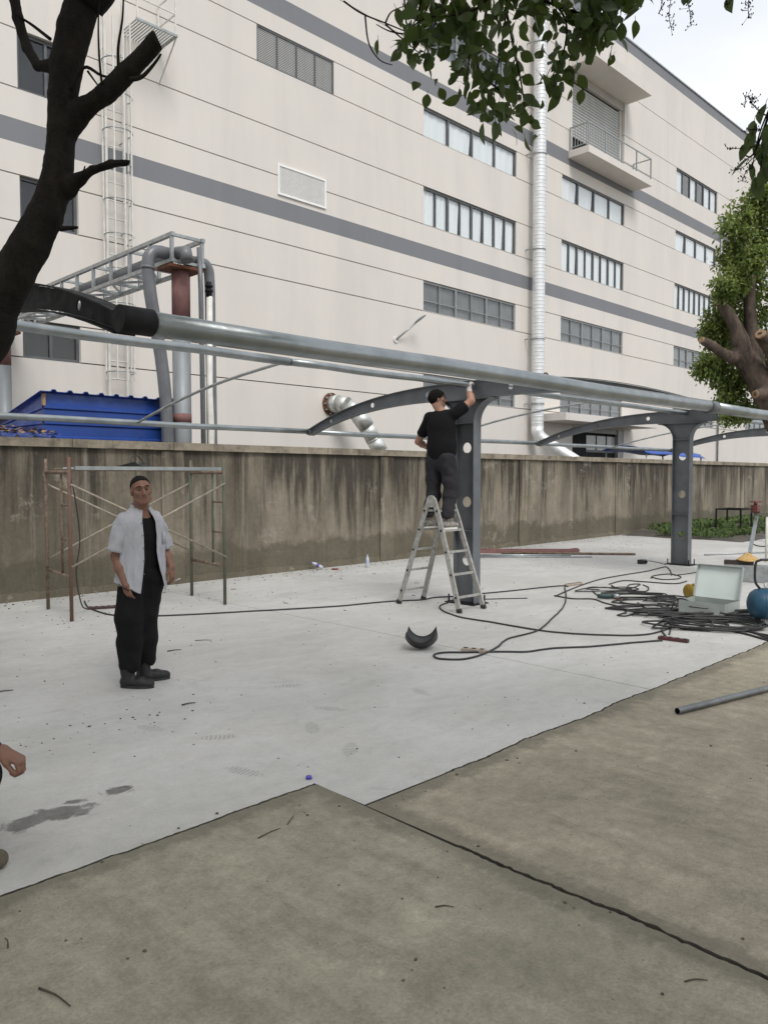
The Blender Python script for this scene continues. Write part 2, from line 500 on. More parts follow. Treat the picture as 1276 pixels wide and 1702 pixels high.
PRINTS = [(3.64, 4.19), (2.73, 4.23), (2.51, 3.63), (3.81, 4.89), (3.18, 3.48), (2.52, 4.70), (4.42, 4.03), (3.27, 3.95)]
WET = [(1.40, 3.83, 0.17, 0.09, 0.30), (1.59, 3.80, 0.15, 0.10, -0.45), (1.89, 3.88, 0.10, 0.07, -0.22), (1.66, 3.90, 0.08, 0.05, -0.45)]
M['slab_new'] = ground_new()
M['slab_old'] = ground_old('old_brown_concrete', (0.375, 0.345, 0.265), (0.255, 0.234, 0.178))
M['slab_old2'] = ground_old('old_brown_concrete_b', (0.405, 0.362, 0.275), (0.275, 0.245, 0.186), 'R')
M['wall'] = wall_mat('stained_cement_wall')
M['pier'] = wall_mat('stained_cement_pier', 1.1)
M['coping'] = wall_mat('cement_coping', 1.15, True)
M['dirt'] = mat('dark_earth', (0.055, 0.048, 0.038), (0.10, 0.088, 0.07), 3, 0.95, 0, 0.5, 30, space='World')

# ================================================================ THE SETTING
rnd = random.Random(7)

# ---- ground: one wide sheet, concrete slabs lying on it with ragged open joints
g = MB(); g._add([(-900, -900, -0.05), (900, -900, -0.05), (900, 900, -0.05), (-900, 900, -0.05)], [(0, 1, 2, 3)])
ground = g.build('ground', M['dirt']); tag(ground, 'concrete yard floor of pale new and brown old slabs', None, None, 'structure')


def ragged(p0, p1, near0, near1, amp, seed):
    """points from p0 to p1, dense between the parameters near0..near1 (metres along), jittered sideways"""
    p0 = Vector(p0); p1 = Vector(p1); L = (p1 - p0).length; d = (p1 - p0) / L; n = Vector((-d.y, d.x)); out = []; t = 0.0
    while t < L:
        k = mnoise.noise((t * 9, seed, 0)) * amp + mnoise.noise((t * 1.7, seed, 5)) * amp * 1.4 + mnoise.noise((t * 31, seed, 9)) * amp * 0.5
        out.append((p0 + d * t + n * k)); t += 0.022 if near0 < t < near1 else 0.6
    out.append(p1)
    return [(q.x, q.y) for q in out]


def shift(poly, dx, dy, seed, amp=0.004):
    return [(x + dx + mnoise.noise((x * 40, y * 40, seed)) * amp, y + dy + mnoise.noise((x * 40, y * 40, seed + 3)) * amp) for x, y in poly]


JX, JY1, JY2, SX = 2.68, 3.21, 2.82, 5.73
e1 = ragged((-25, JY1 - 0.02), (JX, JY1), 24.5, 28, 0.014, 1)             # pale slab / brown slab, left of the long joint
e2 = ragged((JX, JY2), (60, JY2), 0, 13, 0.015, 2)                     # pale slab / brown slab, right of it
jm = ragged((JX, JY2), (JX, -12), 0, 5, 0.014, 3)                      # dark joint between the brown slabs
ju = ragged((JX, JY1), (JX, JY2), 0, 1, 0.006, 4)
ST = 0.0


def slab(name, poly, m, label=None):
    pb = MB().prism(poly, -0.048, 0.0); pb.m = [0, 0] + [1] * (len(pb.f) - 2)       # dirt on the open edges
    o = pb.build(name, [m, M['dirt']], ground)
    if label: o['label'] = label
    return o


i2 = next(i for i, p in enumerate(e2) if p[0] > SX)
white_a = shift(e1, 0, 0.010, 11) + shift(ju, 0.008, 0, 12)[1:-1] + shift(e2[:i2], 0, 0.010, 13) + [(SX - 0.003, JY2 + 0.006), (SX + 0.08, 6.0), (SX + 0.02, 10.9), (-25, 10.9)]
white_b = [(SX + 0.003, JY2 + 0.006)] + shift(e2[i2:], 0, 0.010, 13) + [(60, 12.2), (SX + 0.026, 12.2), (SX + 0.026, 10.9), (SX + 0.086, 6.0)]
slab('slab', white_a, M['slab_new'], 'pale new concrete slab with water stains and boot scuffs')
slab('slab', white_b, M['slab_new'], 'pale new concrete slab littered with cables')
brown_l = [(-25, -12)] + [(JX - 0.008, -12)] + shift(list(reversed(jm)), -0.012, 0, 14, 0.010)[1:] + shift(list(reversed(ju)), -0.005, 0, 15)[1:-1] + shift(list(reversed(e1)), 0, -0.005, 16, .006)
slab('slab', brown_l, M['slab_old'], 'old brown concrete slab with twigs in the foreground')
brown_r = [(JX + 0.008, -12), (60, -12)] + shift(list(reversed(e2)), 0, -0.005, 17, .006) + shift(jm, 0.011, 0, 18, 0.010)[1:-1]
slab('slab', brown_r, M['slab_old2'], 'old brown concrete slab with brush marks')

# ---- boundary wall, turned one degree from the building
WA = math.atan(0.0185)


def wall_pt(x, off=0.0):
    return (x, 10.67 + 0.0185 * x - off)


bw = thing('boundary_wall', 'old stained cement yard wall with coping and shallow piers', 'wall', (1.5, 10.7, 0), WA)
WX = lambda x: (x - 1.5)
pier_x = [-17.3, -12.6, -7.9, -3.2, 1.5, 6.2, 10.9, 15.6, 20.3, 25.0, 29.7, 34.4, 39.1, 43.8, 48.5, 53.2]
for a, b in zip(pier_x[:-1], pier_x[1:]):
    MB().box((WX(a) + 0.003, 0, 0.0), (WX(b) - 0.003, 0.22, 2.045 + rnd.uniform(-.004, .004))).build('wall_panel', M['wall'], bw, local=True)
    # coping: cast slabs laid end to end, edges a little uneven
    n = 3; w = (b - a) / n
    for k in range(n):
        x0 = WX(a) + w * k + 0.004; x1 = x0 + w - 0.008; j = rnd.uniform(-.006, .006)
        c = MB(); m_ = 7
        top = [[(x0 + (x1 - x0) * i / m_, -0.055 + j + mnoise.noise((x0 + i, 1, 0)) * .006, z + mnoise.noise((x0 + i * .7, z, 3)) * .007) for i in range(m_ + 1)] for z in (2.05, 2.165)]
        bk = [[(p[0], 0.275, p[2]) for p in r_] for r_ in top]
        c.sheet([top[0], top[1], bk[1], bk[0], top[0]], smooth=False)
        nv = m_ + 1
        c.f += [(0, nv, 2 * nv, 3 * nv), (m_, 3 * nv + m_, 2 * nv + m_, nv + m_)]; c.m += [0, 0]; c.sm += [False, False]
        c.build('coping_slab', M['coping'], bw, local=True)
for a in pier_x:
    MB().box((WX(a) - 0.19, -0.032, 0.0), (WX(a) + 0.19, -0.001, 2.04)).build('pier', M['pier'], bw, local=True, bevel=0.006)
# broken render band along the wall's foot
fb = MB(); rows = [[], []]
for i in range(700):
    x = -8 + i * 0.06
    h = 0.10 + 0.05 * mnoise.noise((x * 2.1, 0, 0)) + 0.035 * mnoise.noise((x * 9, 2, 0))
    rows[0].append((WX(x), -0.012, h)); rows[1].append((WX(x), -0.022, 0.0))
fb.sheet([rows[1], rows[0], [(p[0], -0.001, p[2] + .004) for p in rows[0]]], smooth=False)
fb.build('foot_render', M['pier'], bw, local=True)

# ---- factory building behind the wall
FY = 19.5
X0, X1 = -14.0, 66.0
bd = thing('factory_building', 'long cream factory building with grey bands and rows of windows', 'building', (20, FY, 0))
shell = MB()
shell.box((X0 + .02, FY + 0.32, 0), (X1 - .02, FY + 24, 22.6))
shell.build('inner_shell', M['dark'], bd)
MB().box((X0, FY + 0.25, 0), (X0 + .3, FY + 24.3, 22.82)).build('end_wall', M['facade'], bd)
MB().box((X1 - .3, FY + 0.25, 0), (X1, FY + 24.3, 22.82)).build('end_wall', M['facade'], bd)
MB().box((X0 + .3, FY + 0.4, 22.605), (X1 - .3, FY + 24.2, 22.66)).build('roof', M['concrete_trim'], bd)

COLS = [(21.45, 27.10), (30.50, 36.05), (41.62, 46.98), (51.9, 57.4)]
LEFT = (7.29, 8.70)
# window rows: (sill, head)
ROW = {'A': (4.50, 5.40), 'B': (7.67, 8.77), 'C': (10.77, 12.13), 'D': (13.90, 14.96), 'E': (17.0, 18.27)}
DOOR = (31.55, 36.25)
SHUT = (31.27, 35.95, 16.07, 19.78)
GR = 0.015


def strip(z0, z1, spans, m='facade', gap=(GR, GR)):
    for a, b in spans:
        MB().box((a, FY, z0 + gap[0]), (b, FY + 0.24, z1 - gap[1])).build('facade_panel' if m == 'facade' else 'facade_band', M[m], bd)


def cut(openings, a=X0, b=X1, margin=0.0):
    out = []; x = a
    for o0, o1 in sorted(openings):
        out.append((x, o0 - margin)); x = o1 + margin
    out.append((x, b)); return out


FULL = [(X0, X1)]
op_rows = {'A': [LEFT] + COLS, 'B': [LEFT] + COLS, 'C': [LEFT] + COLS, 'D': [(14.15, 17.16)] + COLS, 'E': [COLS[0], (SHUT[0], SHUT[1]), COLS[2], COLS[3]]}
strip(0.0, 3.95, cut([DOOR]), gap=(0, 0)); strip(3.95, 4.50, FULL, gap=(0, GR))
strip(*ROW['A'], cut(op_rows['A'])); strip(5.40, 7.67, FULL)
strip(*ROW['B'], cut(op_rows['B'])); strip(8.77, 9.50, FULL, gap=(GR, 0))
strip(9.50, 10.05, FULL, 'band', (0, 0)); strip(10.05, 10.77, FULL, gap=(0, GR))
strip(*ROW['C'], cut(op_rows['C'])); strip(12.13, 13.90, FULL)
strip(*ROW['D'], cut(op_rows['D'])); strip(14.96, 15.48, FULL, gap=(GR, 0))
strip(15.48, 16.07, FULL, 'band', (0, 0))
strip(16.07, 17.0, cut([(SHUT[0], SHUT[1])]), gap=(0, GR))
strip(*ROW['E'], cut(op_rows['E']))
strip(18.27, 19.78, cut([(SHUT[0], SHUT[1])]), gap=(GR, 0)); strip(19.78, 20.28, FULL, gap=(0, GR))
strip(20.28, 22.33, FULL, gap=(GR, 0)); strip(22.33, 22.86, FULL, 'band', (0, 0))
MB().box((X0 - .05, FY - 0.05, 22.862), (X1 + .05, FY + 0.45, 22.93)).build('parapet_cap', M['galv_dull'], bd)


def window(x0, x1, z0, z1, n, style, seed=0):
    """recessed strip window: frame with mullions, one pane per light, curtain or blind behind"""
    r_ = random.Random(seed)
    w = group_empty('window', bd)
    y = FY + 0.05
    fr = MB(); t = 0.055
    fr.box((x0, y, z1 - t * 1.3), (x1, y + .09, z1)); fr.box((x0, y, z0), (x1, y + .09, z0 + t * .8))
    fr.box((x0, y, z0 + t * .8), (x0 + t, y + .09, z1 - t * 1.3)); fr.box((x1 - t, y, z0 + t * .8), (x1, y + .09, z1 - t * 1.3))
    wd = (x1 - x0) / n
    for i in range(1, n):
        k = t * (1.5 if (style == 'wide' or i % 2 == 0) else 0.8)
        xm = x0 + wd * i
        fr.box((xm - k / 2, y - .006, z0 + t * .8), (xm + k / 2, y + .08, z1 - t * 1.3))
    if style == 'dark':
        zt = z0 + (z1 - z0) * 0.36
        for i in range(n): fr.box((x0 + wd * i + t, y + .012, zt - .016), (x0 + wd * (i + 1) - t, y + .07, zt + .016))
    fr.build('frame', M['winframe_pale' if style == 'dark' else 'winframe'], w)
    MB().box((x0 - 0.0, FY + 0.012, z0 - .001 + .002), (x1, y - .002, z0 + 0.022)).build('sill', M['concrete_trim'], w)
    pm = MB().box((-wd / 2 + t * .6, -.004, -(z1 - z0) / 2 + t * .8), (wd / 2 - t * .6, .004, (z1 - z0) / 2 - t)).mesh('pane', M['glass'])
    for i in range(n):
        inst('pane', pm, (x0 + wd * (i + .5), y + .045, (z0 + z1) / 2), w, rot=(r_.uniform(-.004, .004), 0, r_.uniform(-.006, .006)))
    yb = FY + 0.15
    if style == 'dark':
        MB().box((x0, yb, z0), (x1, yb + .02, z1)).build('blind', M['blind'], w)
    elif style == 'open':
        for i in (0, 2, 4, 5):
            c = MB(); k = 10
            c.sheet([[(x0 + wd * i + wd * (.12 if i == 0 else 0) + wd * .95 * j / k, yb + .014 * math.sin(j * 1.9 + i), z) for j in range(k + 1)] for z in (z0, z1)])
            c.build('curtain', M['curtain'], w)
    else:
        for i in range(n):
            c = MB(); k = 16; sl = r_.uniform(.02, .14) if r_.random() < .6 else 0.0
            lo = [(x0 + wd * i + wd * (1 - sl) * j / k, yb + .018 * math.sin(j * 1.25 + i * 2), z0) for j in range(k + 1)]
            hi = [(x0 + wd * i + wd * j / k, yb + .012 * math.sin(j * 1.25 + i * 2), z1) for j in range(k + 1)]
            c.sheet([lo, hi]); c.build('curtain', M['curtain'], w)


sd = 1
for ci, (a, b) in enumerate(COLS):
    window(a, b, *ROW['A'], 6, 'dark', sd); window(a, b, *ROW['B'], 6, 'dark', sd + 1)
    window(a, b, *ROW['C'], 8, 'narrow', sd + 2); window(a, b, *ROW['D'], 4, 'wide', sd + 3)
    if ci != 1: window(a, b, *ROW['E'], 6, 'open' if ci == 2 else 'dark', sd + 4)
    sd += 10
for rk in 'ABC': window(*LEFT, *ROW[rk], 2, 'two', 90 + ord(rk)) if False else None


def plain_window(x0, x1, z0, z1):
    """two-light window with dark glass"""
    w = group_empty('window', bd); y = FY + .10; t = .07; fr = MB()
    fr.box((x0, y, z1 - t), (x1, y + .09, z1)); fr.box((x0, y, z0), (x1, y + .09, z0 + t))
    fr.box((x0, y, z0 + t), (x0 + t, y + .09, z1 - t)); fr.box((x1 - t, y, z0 + t), (x1, y + .09, z1 - t))
    xm = (x0 + x1) / 2; fr.box((xm - t / 2, y - .005, z0 + t), (xm + t / 2, y + .085, z1 - t))
    fr.build('frame', M['winframe'], w)
    MB().box((x0 + t, y + .04, z0 + t), (xm - t / 2, y + .05, z1 - t)).build('pane', M['glass'], w)
    MB().box((xm + t / 2, y + .05, z0 + t), (x1 - t, y + .06, z1 - t)).build('pane', M['glass'], w)


for rk in 'ABC': plain_window(*LEFT, *ROW[rk])

# grey louvre set in row D, four bays of slats
lv = group_empty('louvre', bd)
x0, x1, z0, z1 = 14.15, 17.16, 13.90, 14.96
fr = MB()
for a, b in (((x0, FY + .02, z1 - .05), (x1, FY + .2, z1)), ((x0, FY + .02, z0), (x1, FY + .2, z0 + .04))): fr.box(a, b)
for i in range(5):
    xm = x0 + .025 + (x1 - x0 - .05) * i / 4; fr.box((xm - .025, FY + .018, z0 + .04), (xm + .025, FY + .2, z1 - .05))
fr.build('frame', M['winframe'], lv)
sl = MB(); sl._add([(-.36, .05, -.026), (.36, .05, -.026), (.36, .0, -.052), (-.36, .0, -.052), (-.36, .055, -.006), (.36, .055, -.006), (.36, .0, -.026), (-.36, .0, -.026)],
                   [(0, 1, 2, 3), (7, 6, 5, 4), (3, 2, 6, 7), (1, 0, 4, 5), (0, 3, 7, 4), (2, 1, 5, 6)])
slm = sl.mesh('slat', mat('louvre_slat_grey', (0.55, 0.55, 0.53), (0.48, 0.48, 0.46), 5, 0.5))
for i in range(4):
    for k in range(19):
        inst('slat', slm, (x0 + .025 + (x1 - x0 - .05) * (i + .5) / 4, FY + .045, z0 + .10 + k * .051), lv)
# white vent grille fixed over the band
vg = group_empty('vent_grille', bd)
x0, x1, z0, z1 = 14.88, 16.78, 10.20, 11.11
fr = MB(); t = .05
fr.box((x0, FY - .05, z0), (x1, FY - .001, z0 + t)); fr.box((x0, FY - .05, z1 - t), (x1, FY - .001, z1))
fr.box((x0, FY - .05, z0 + t), (x0 + t, FY - .001, z1 - t)); fr.box((x1 - t, FY - .05, z0 + t), (x1, FY - .001, z1 - t))
fr.build('frame', mat('white_enamel_frame', (0.88, 0.88, 0.86), (0.83, 0.83, 0.81), 5, 0.4), vg)
MB().box((x0 + t, FY - .012, z0 + t), (x1 - t, FY - .002, z1 - t)).build('backing', M['white_metal'], vg)
sl = MB(); hw = (x1 - x0) / 2 - t
sl._add([(-hw, 0, .016), (hw, 0, .016), (hw, -.016, -.006), (-hw, -.016, -.006), (-hw, 0, .021), (hw, 0, .021), (hw, -.016, .004), (-hw, -.016, .004)],
        [(3, 2, 1, 0), (4, 5, 6, 7), (7, 6, 2, 3), (0, 1, 5, 4), (0, 4, 7, 3), (1, 2, 6, 5)])
M['grille_white'] = mat('clean_white_enamel', (0.86, 0.86, 0.84), (0.80, 0.80, 0.78), 5, 0.45)
slm = sl.mesh('slat', M['grille_white'])
for k in range(22): inst('slat', slm, ((x0 + x1) / 2, FY - .013, z0 + t + .02 + k * .0365), vg)

# roller shutter, hood and balcony
sh = group_empty('roller_shutter', bd)
x0, x1, z0, z1 = SHUT
prof = []; k = 0; z = 16.95
slat_m = MB()
slat_m._add([(x0 + .01, FY + .20, .0), (x1 - .28, FY + .20, .0), (x1 - .28, FY + .165, .03), (x0 + .01, FY + .165, .03), (x1 - .28, FY + .165, .095), (x0 + .01, FY + .165, .095), (x1 - .28, FY + .20, .125), (x0 + .01, FY + .20, .125)],
            [(0, 1, 2, 3), (3, 2, 4, 5), (5, 4, 6, 7)])
off = Vector((x0, FY, 0)); slat_me = slat_m.mesh('slat', M['galv_dull'], off)
M['shutter'] = mat('pale_shutter_slats', (0.50, 0.50, 0.48), (0.43, 0.43, 0.42), 3, 0.5, 0.1)
slat_me.materials[0] = M['shutter']
while z + .13 < 19.40:
    inst('slat', slat_me, (x0, FY, z), sh); z += .132
MB().box((x1 - .28, FY + .12, 15.8), (x1 - .01, FY + .235, 19.4)).build('guide_rail', M['concrete_trim'], sh)
MB().box((x0 + .01, FY + .06, 19.42), (x1 - .01, FY + .235, 19.77)).build('shutter_box', M['concrete_trim'], sh)
MB().box((31.1, 18.24, 19.80), (36.2, FY - .002, 20.27)).build('hood', M['facade'], bd)
bal = group_empty('balcony', bd)
bx0, bx1, by = 30.98, 36.84, 18.48
MB().box((bx0, by, 15.78), (bx1, FY - .003, 16.08)).build('slab', M['facade'], bal)
rl = MB()
for a, b in (((bx0 + .05, FY - .03, 17.08), (bx0 + .05, by + .05, 17.08)), ((bx0 + .05, by + .05, 17.08), (bx1 - .05, by + .05, 17.08)), ((bx1 - .05, by + .05, 17.08), (bx1 - .05, FY - .03, 17.08))):
    rl.bar(a, b, .05, .04)
    if b[1] != FY - .03 or a[0] < 33: rl.bar((a[0], a[1], 16.2), (b[0], b[1], 16.2), .035, .03)
rl.build('top_rail', M['galv_dull'], bal)
pm = MB().box((-.025, -.025, 0), (.025, .025, .99)).mesh('rail_post', M['galv_dull'])
for px, py in ((bx0 + .05, FY - .06), (bx0 + .05, by + .05), (32.45, by + .05), (33.95, by + .05), (35.35, by + .05), (bx1 - .05, by + .05), (bx1 - .05, FY - .06)):
    inst('rail_post', pm, (px, py, 16.075), bal)
bm_ = MB().box((-.011, -.011, 0), (.011, .011, .86)).mesh('baluster', M['galv_dull'])
for i in range(6): inst('baluster', bm_, (bx0 + .05, by + .16 + i * .14, 16.21), bal)
for i in range(9): inst('baluster', bm_, (bx0 + .20 + i * .135, by + .05, 16.21), bal)
for i in range(9): inst('baluster', bm_, (32.6 + i * .135, by + .05, 16.21), bal)

# ground door with glazed top lights under a flat porch hood
dr = group_empty('loading_door', bd)
x0, x1 = DOOR
MB().box((x0, FY + .24, 0), (x1, FY + .30, 3.95)).build('door_recess', M['dark'], dr)
MB().box((x1 - .5, FY + .02, 0), (x1 - .002, FY + .2, 3.94)).build('door_jamb', M['winframe_pale'], dr)
MB().box((x0, FY + .06, 3.72), (x1 - .5, FY + .2, 3.945)).build('door_head', M['winframe_pale'], dr)
lm = MB().box((0, FY + .20, 2.92), (.82, FY + .225, 3.6)).mesh('pane', mat('bright_top_light', (0.50, 0.52, 0.52), (0.40, 0.42, 0.42), 1.5, 0.25), Vector((0, FY, 0)))
for k in range(3): inst('pane', lm, (x0 + 1.55 + k * .95, FY, 0), dr)
MB().box((x0 + 1.5, FY + .19, 2.80), (x1 - .5, FY + .23, 2.915)).build('transom', M['winframe'], dr)
MB().box((28.7, 18.05, 4.02), (37.0, FY - .003, 4.33)).build('porch_hood', M['facade'], bd)

# ================================================================ CARPORT FRAME
POSTY, ZTOP = 6.5, 2.87
FRONT_Y, REAR_Y, TIPZ = 3.35, 9.68, 2.395
post_x = [1.72, 8.0, 14.32, 20.62]


def arm_curve(s):
    """centre line height and depth of an arm, s = 0 at the post, 1 at the tip"""
    top = ZTOP - 0.46 * (s ** 2.6) - 0.02 * s
    dep = 0.225 * (1 - s) + 0.088 * s
    return top, dep


def make_arm(root, x, sign, length, m):
    """curved tapering I-section arm with round holes in its web"""
    n = 22
    top = []; bot = []
    for i in range(n + 1):
        s = i / n; t, d = arm_curve(s); top.append((s * length, t)); bot.append((s * length, t - d))
    holes = []
    for s, r_ in ((0.22, .038), (0.56, .036), (0.85, .026)):
        t, d = arm_curve(s); holes.append(circle(s * length, t - d * .5, r_, 16))
    mb = MB()
    ax = ((x, POSTY, 0), (0, sign, 0), (0, 0, 1), (1, 0, 0))
    mb.plate([(a, b - .004) for a, b in top] + [(a, b + .004) for a, b in reversed(bot)], holes, .008, ax)
    web = mb.build('arm', m, root)
    fl = MB(); hw = .055
    for line, z_ in ((top, .004), (bot, -.004)):
        P = [(a, b + z_) for a, b in line]
        rows = []
        for a, b in P:
            y = POSTY + sign * a
            rows.append([(x - hw, y, b - .004), (x + hw, y, b - .004), (x + hw, y, b + .004), (x - hw, y, b + .004)])
        fl.sheet(rows, closed=True, smooth=False)
        fl._add(rows[-1], [(0, 1, 2, 3)]); fl._add(rows[0], [(3, 2, 1, 0)])
    fl.build('flange', m, web)
    return web


def make_frame(x, label, m_arm):
    root = thing('carport_frame', label, 'carport frame', (x, POSTY, 0), 0, 'carport frames in a row')
    m = M['greypaint']
    hy, hx = .155, .075
    po = group_empty('post', root)
    zt = ZTOP - .235
    # web with two round cut-outs, wide curved haunch at the top
    R_ = .30; pts = [(-hy, 0.012)]
    pts += [(-hy, zt - R_)] + [(-hy - R_ * (1 - math.cos(a)), zt - R_ + R_ * math.sin(a)) for a in [math.pi / 2 * k / 10 for k in range(1, 11)]]
    pts += [(-p[0], p[1]) for p in reversed(pts)]
    holes = [circle(0, 2.02, .07, 22), circle(0, 1.32, .07, 22), circle(0, .56, .07, 22)]
    MB().plate(pts, holes, .01, ((x, POSTY, 0), (0, 1, 0), (0, 0, 1), (1, 0, 0))).build('web', m, po)
    for s in (-1, 1):
        line = [(s * hy, .012), (s * hy, zt - R_)] + [(s * (hy + R_ * (1 - math.cos(a))), zt - R_ + R_ * math.sin(a)) for a in [math.pi / 2 * k / 12 for k in range(1, 13)]]
        fl = MB(); rows = []
        for i, (a, z) in enumerate(line):
            p = line[max(i - 1, 0)]; q = line[min(i + 1, len(line) - 1)]
            tx, tz = q[0] - p[0], q[1] - p[1]; L = math.hypot(tx, tz); nx, nz = tz / L * s, -tx / L * s
            rows.append([(x - hx, POSTY + a, z), (x + hx, POSTY + a, z), (x + hx, POSTY + a + nx * .01, z + nz * .01), (x - hx, POSTY + a + nx * .01, z + nz * .01)])
        fl.sheet(rows, closed=True, smooth=False); fl._add(rows[-1], [(0, 1, 2, 3)])
        fl.build('flange', m, po)
    st = MB().box((-hx, -hy + .001, -.005), (-.006, hy - .001, .005)).mesh('stiffener', m)
    st2 = MB().box((.006, -hy + .001, -.005), (hx, hy - .001, .005)).mesh('stiffener', m)
    for z in (.95, zt - R_):
        inst('stiffener', st, (x, POSTY, z), po); inst('stiffener', st2, (x, POSTY, z), po)
    MB().box((x - .16, POSTY - .24, .0), (x + .16, POSTY + .24, .014)).build('base_plate', M['greydark_or_shaded'], root)
    bo = MB().tube([(0, 0, .0), (0, 0, .10)], .011, 8).mesh('anchor_bolt', M['greydark_or_shaded'])
    for a in (-.12, .12):
        for b in (-.20, .20): inst('anchor_bolt', bo, (x + a, POSTY + b, .01), root)
    MB().box((x - .075, POSTY - .47, zt - .002), (x + .075, POSTY + .47, zt + .006)).build('cap_plate', m, root)
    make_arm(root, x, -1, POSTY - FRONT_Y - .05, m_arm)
    make_arm(root, x, 1, REAR_Y - POSTY - .03, m_arm)
    # sleeves at the arm tips that take the edge pipes
    sl = MB(); sl.tube([(x - .052, FRONT_Y, TIPZ - .04), (x + .11, FRONT_Y, TIPZ - .04)], .0625, 18); sl.build('pipe_sleeve', m_arm, root)
    sl = MB(); sl.tube([(x - .05, REAR_Y, TIPZ - .04), (x + .05, REAR_Y, TIPZ - .04)], .05, 16); sl.build('pipe_sleeve', m_arm, root)
    return root


make_frame(post_x[0], 'carport frame whose dark front arm shows beside the tree trunk', M['greydark_or_shaded'])  # arms darker than the other frames': tree shade put into their colour
make_frame(post_x[1], 'grey steel carport frame behind the man on the ladder', M['greypaint'])
make_frame(post_x[2], 'grey steel carport frame standing beyond the heap of cables', M['greypaint'])
make_frame(post_x[3], 'farthest carport frame, only its curved arm showing at right', M['greypaint'])


def pipe(name, x0, x1, y, z, r, label, group):
    o = MB().tube([(x0 + (x1 - x0) * i / 6, y, z + .006 * math.sin(i * 1.9 + y)) for i in range(7)], r, 20).build(name, M['galv'])
    return tag(o, label, 'steel pipe', group)


zf = TIPZ - .04
pipe('steel_pipe', 1.82, 7.94, FRONT_Y, zf, .056, 'thick galvanised edge pipe crossing above the man on the ladder', 'carport pipes')
pipe('steel_pipe', 8.10, 14.26, FRONT_Y, zf, .056, 'thick galvanised edge pipe in front of the pruned tree at right', 'carport pipes')
RZ = 2.815
pipe('steel_pipe', 1.79, 5.02, POSTY - .09, RZ + .006, .042, 'galvanised ridge pipe at left, below the dark arm', 'carport pipes')
pipe('steel_pipe', 5.04, 7.935, POSTY - .09, RZ, .038, 'galvanised ridge pipe ending at the gloved hand of the ladder man', 'carport pipes')
pipe('steel_pipe', 8.065, 14.25, POSTY - .09, RZ, .040, 'galvanised ridge pipe running between the two grey posts', 'carport pipes')
pipe('steel_pipe', 14.39, 20.55, POSTY - .09, RZ, .040, 'galvanised ridge pipe running to the farthest frame', 'carport pipes')
pipe('steel_pipe', 1.80, 7.94, REAR_Y, TIPZ - .04, .040, 'low galvanised rear pipe crossing in front of the blue shed', 'carport pipes')
pipe('steel_pipe', 8.06, 14.26, REAR_Y, TIPZ - .04, .040, 'low galvanised rear pipe behind the man on the ladder', 'carport pipes')
pipe('steel_pipe', 14.38, 20.56, REAR_Y, TIPZ - .04, .040, 'low galvanised rear pipe in front of the dark loading door', 'carport pipes')


def tie(x, label):
    P = []
    for i in range(9):
        s = i / 8; t, d = arm_curve(s); P.append((x, POSTY + .045 + (REAR_Y - .04 - POSTY - .045) * s, 2.83 + (TIPZ - .03 - 2.83) * s + .07 * math.sin(math.pi * s)))
    o = MB().tube(P, .017, 10).build('tie_rod', M['galv_dull'])
    tag(o, label, 'tie rod', 'thin tie rods of the carport')


tie(5.06, 'thin curved tie rod over the blue shed')
tie(11.16, 'thin curved tie rod right of the post with the ladder')
tie(17.45, 'thin curved tie rod passing behind the second grey post')

# ================================================================ THINGS ON AND BEFORE THE FACTORY WALL
# caged ladder on the facade
LXa, LXb = 9.34, 9.82
cl = thing('caged_ladder', 'white caged ladder fixed to the factory wall behind the tree', 'ladder', (9.58, FY, 2.6))
for x in (LXa, LXb):
    MB().bar((x, FY - .22, 2.6), (x, FY - .22, 13.7), .05, .06).build('side_rail', M['white_metal'], cl)
    for z in (3.4, 5.6, 7.9, 10.2, 12.4): MB().bar((x, FY - .22, z), (x, FY, z), .03, .012).build('bracket', M['galv_dull'], cl)
rg = MB().tube([(-.24, 0, 0), (.24, 0, 0)], .018, 8).mesh('rung', M['white_metal'])
z = 2.8
while z < 12.6:
    inst('rung', rg, (9.58, FY - .22, z), cl); z += .45
hp = MB(); P = [(.36 * math.cos(a), -.36 * math.sin(a) - .14, 0) for a in [math.pi * (-.12 + 1.24 * k / 18) for k in range(19)]]
hp.tube(P, .016, 6); hm = hp.mesh('hoop', M['galv_dull'])
z = 4.3
while z < 12.8:
    inst('hoop', hm, (9.58, FY - .22, z), cl); z += .86
for a in (-.10, .28, .5, .72, 1.10):
    t = math.pi * a; MB().bar((9.58 + .36 * math.cos(t), FY - .36 - .36 * math.sin(t), 4.1), (9.58 + .36 * math.cos(t), FY - .36 - .36 * math.sin(t), 13.0), .042, .03).build('cage_bar', M['white_metal'], cl)
pf = MB(); zp = 13.0
for k in range(15): pf.bar((9.85 + k * .075, FY - .95, zp), (9.85 + k * .075, FY, zp), .02, .03)
pf.bar((9.82, FY - .95, zp), (10.95, FY - .95, zp), .04, .06); pf.bar((10.95, FY - .97, zp), (10.95, FY, zp), .04, .06)
pf.build('platform', M['galv_dull'], cl)
rp = MB()
for x, y in ((9.86, FY - .93), (10.93, FY - .93), (10.93, FY - .05)): rp.bar((x, y, zp), (x, y, zp + 1.1), .035, .035)
for z in (zp + .55, zp + 1.1): rp.bar((9.86, FY - .93, z), (10.93, FY - .93, z), .03, .03); rp.bar((10.93, FY - .93, z), (10.93, FY - .05, z), .03, .03)
rp.bar((10.95, FY - .95, zp), (10.95, FY, zp - .9), .03, .03); rp.build('platform_rail', M['white_metal'], cl)

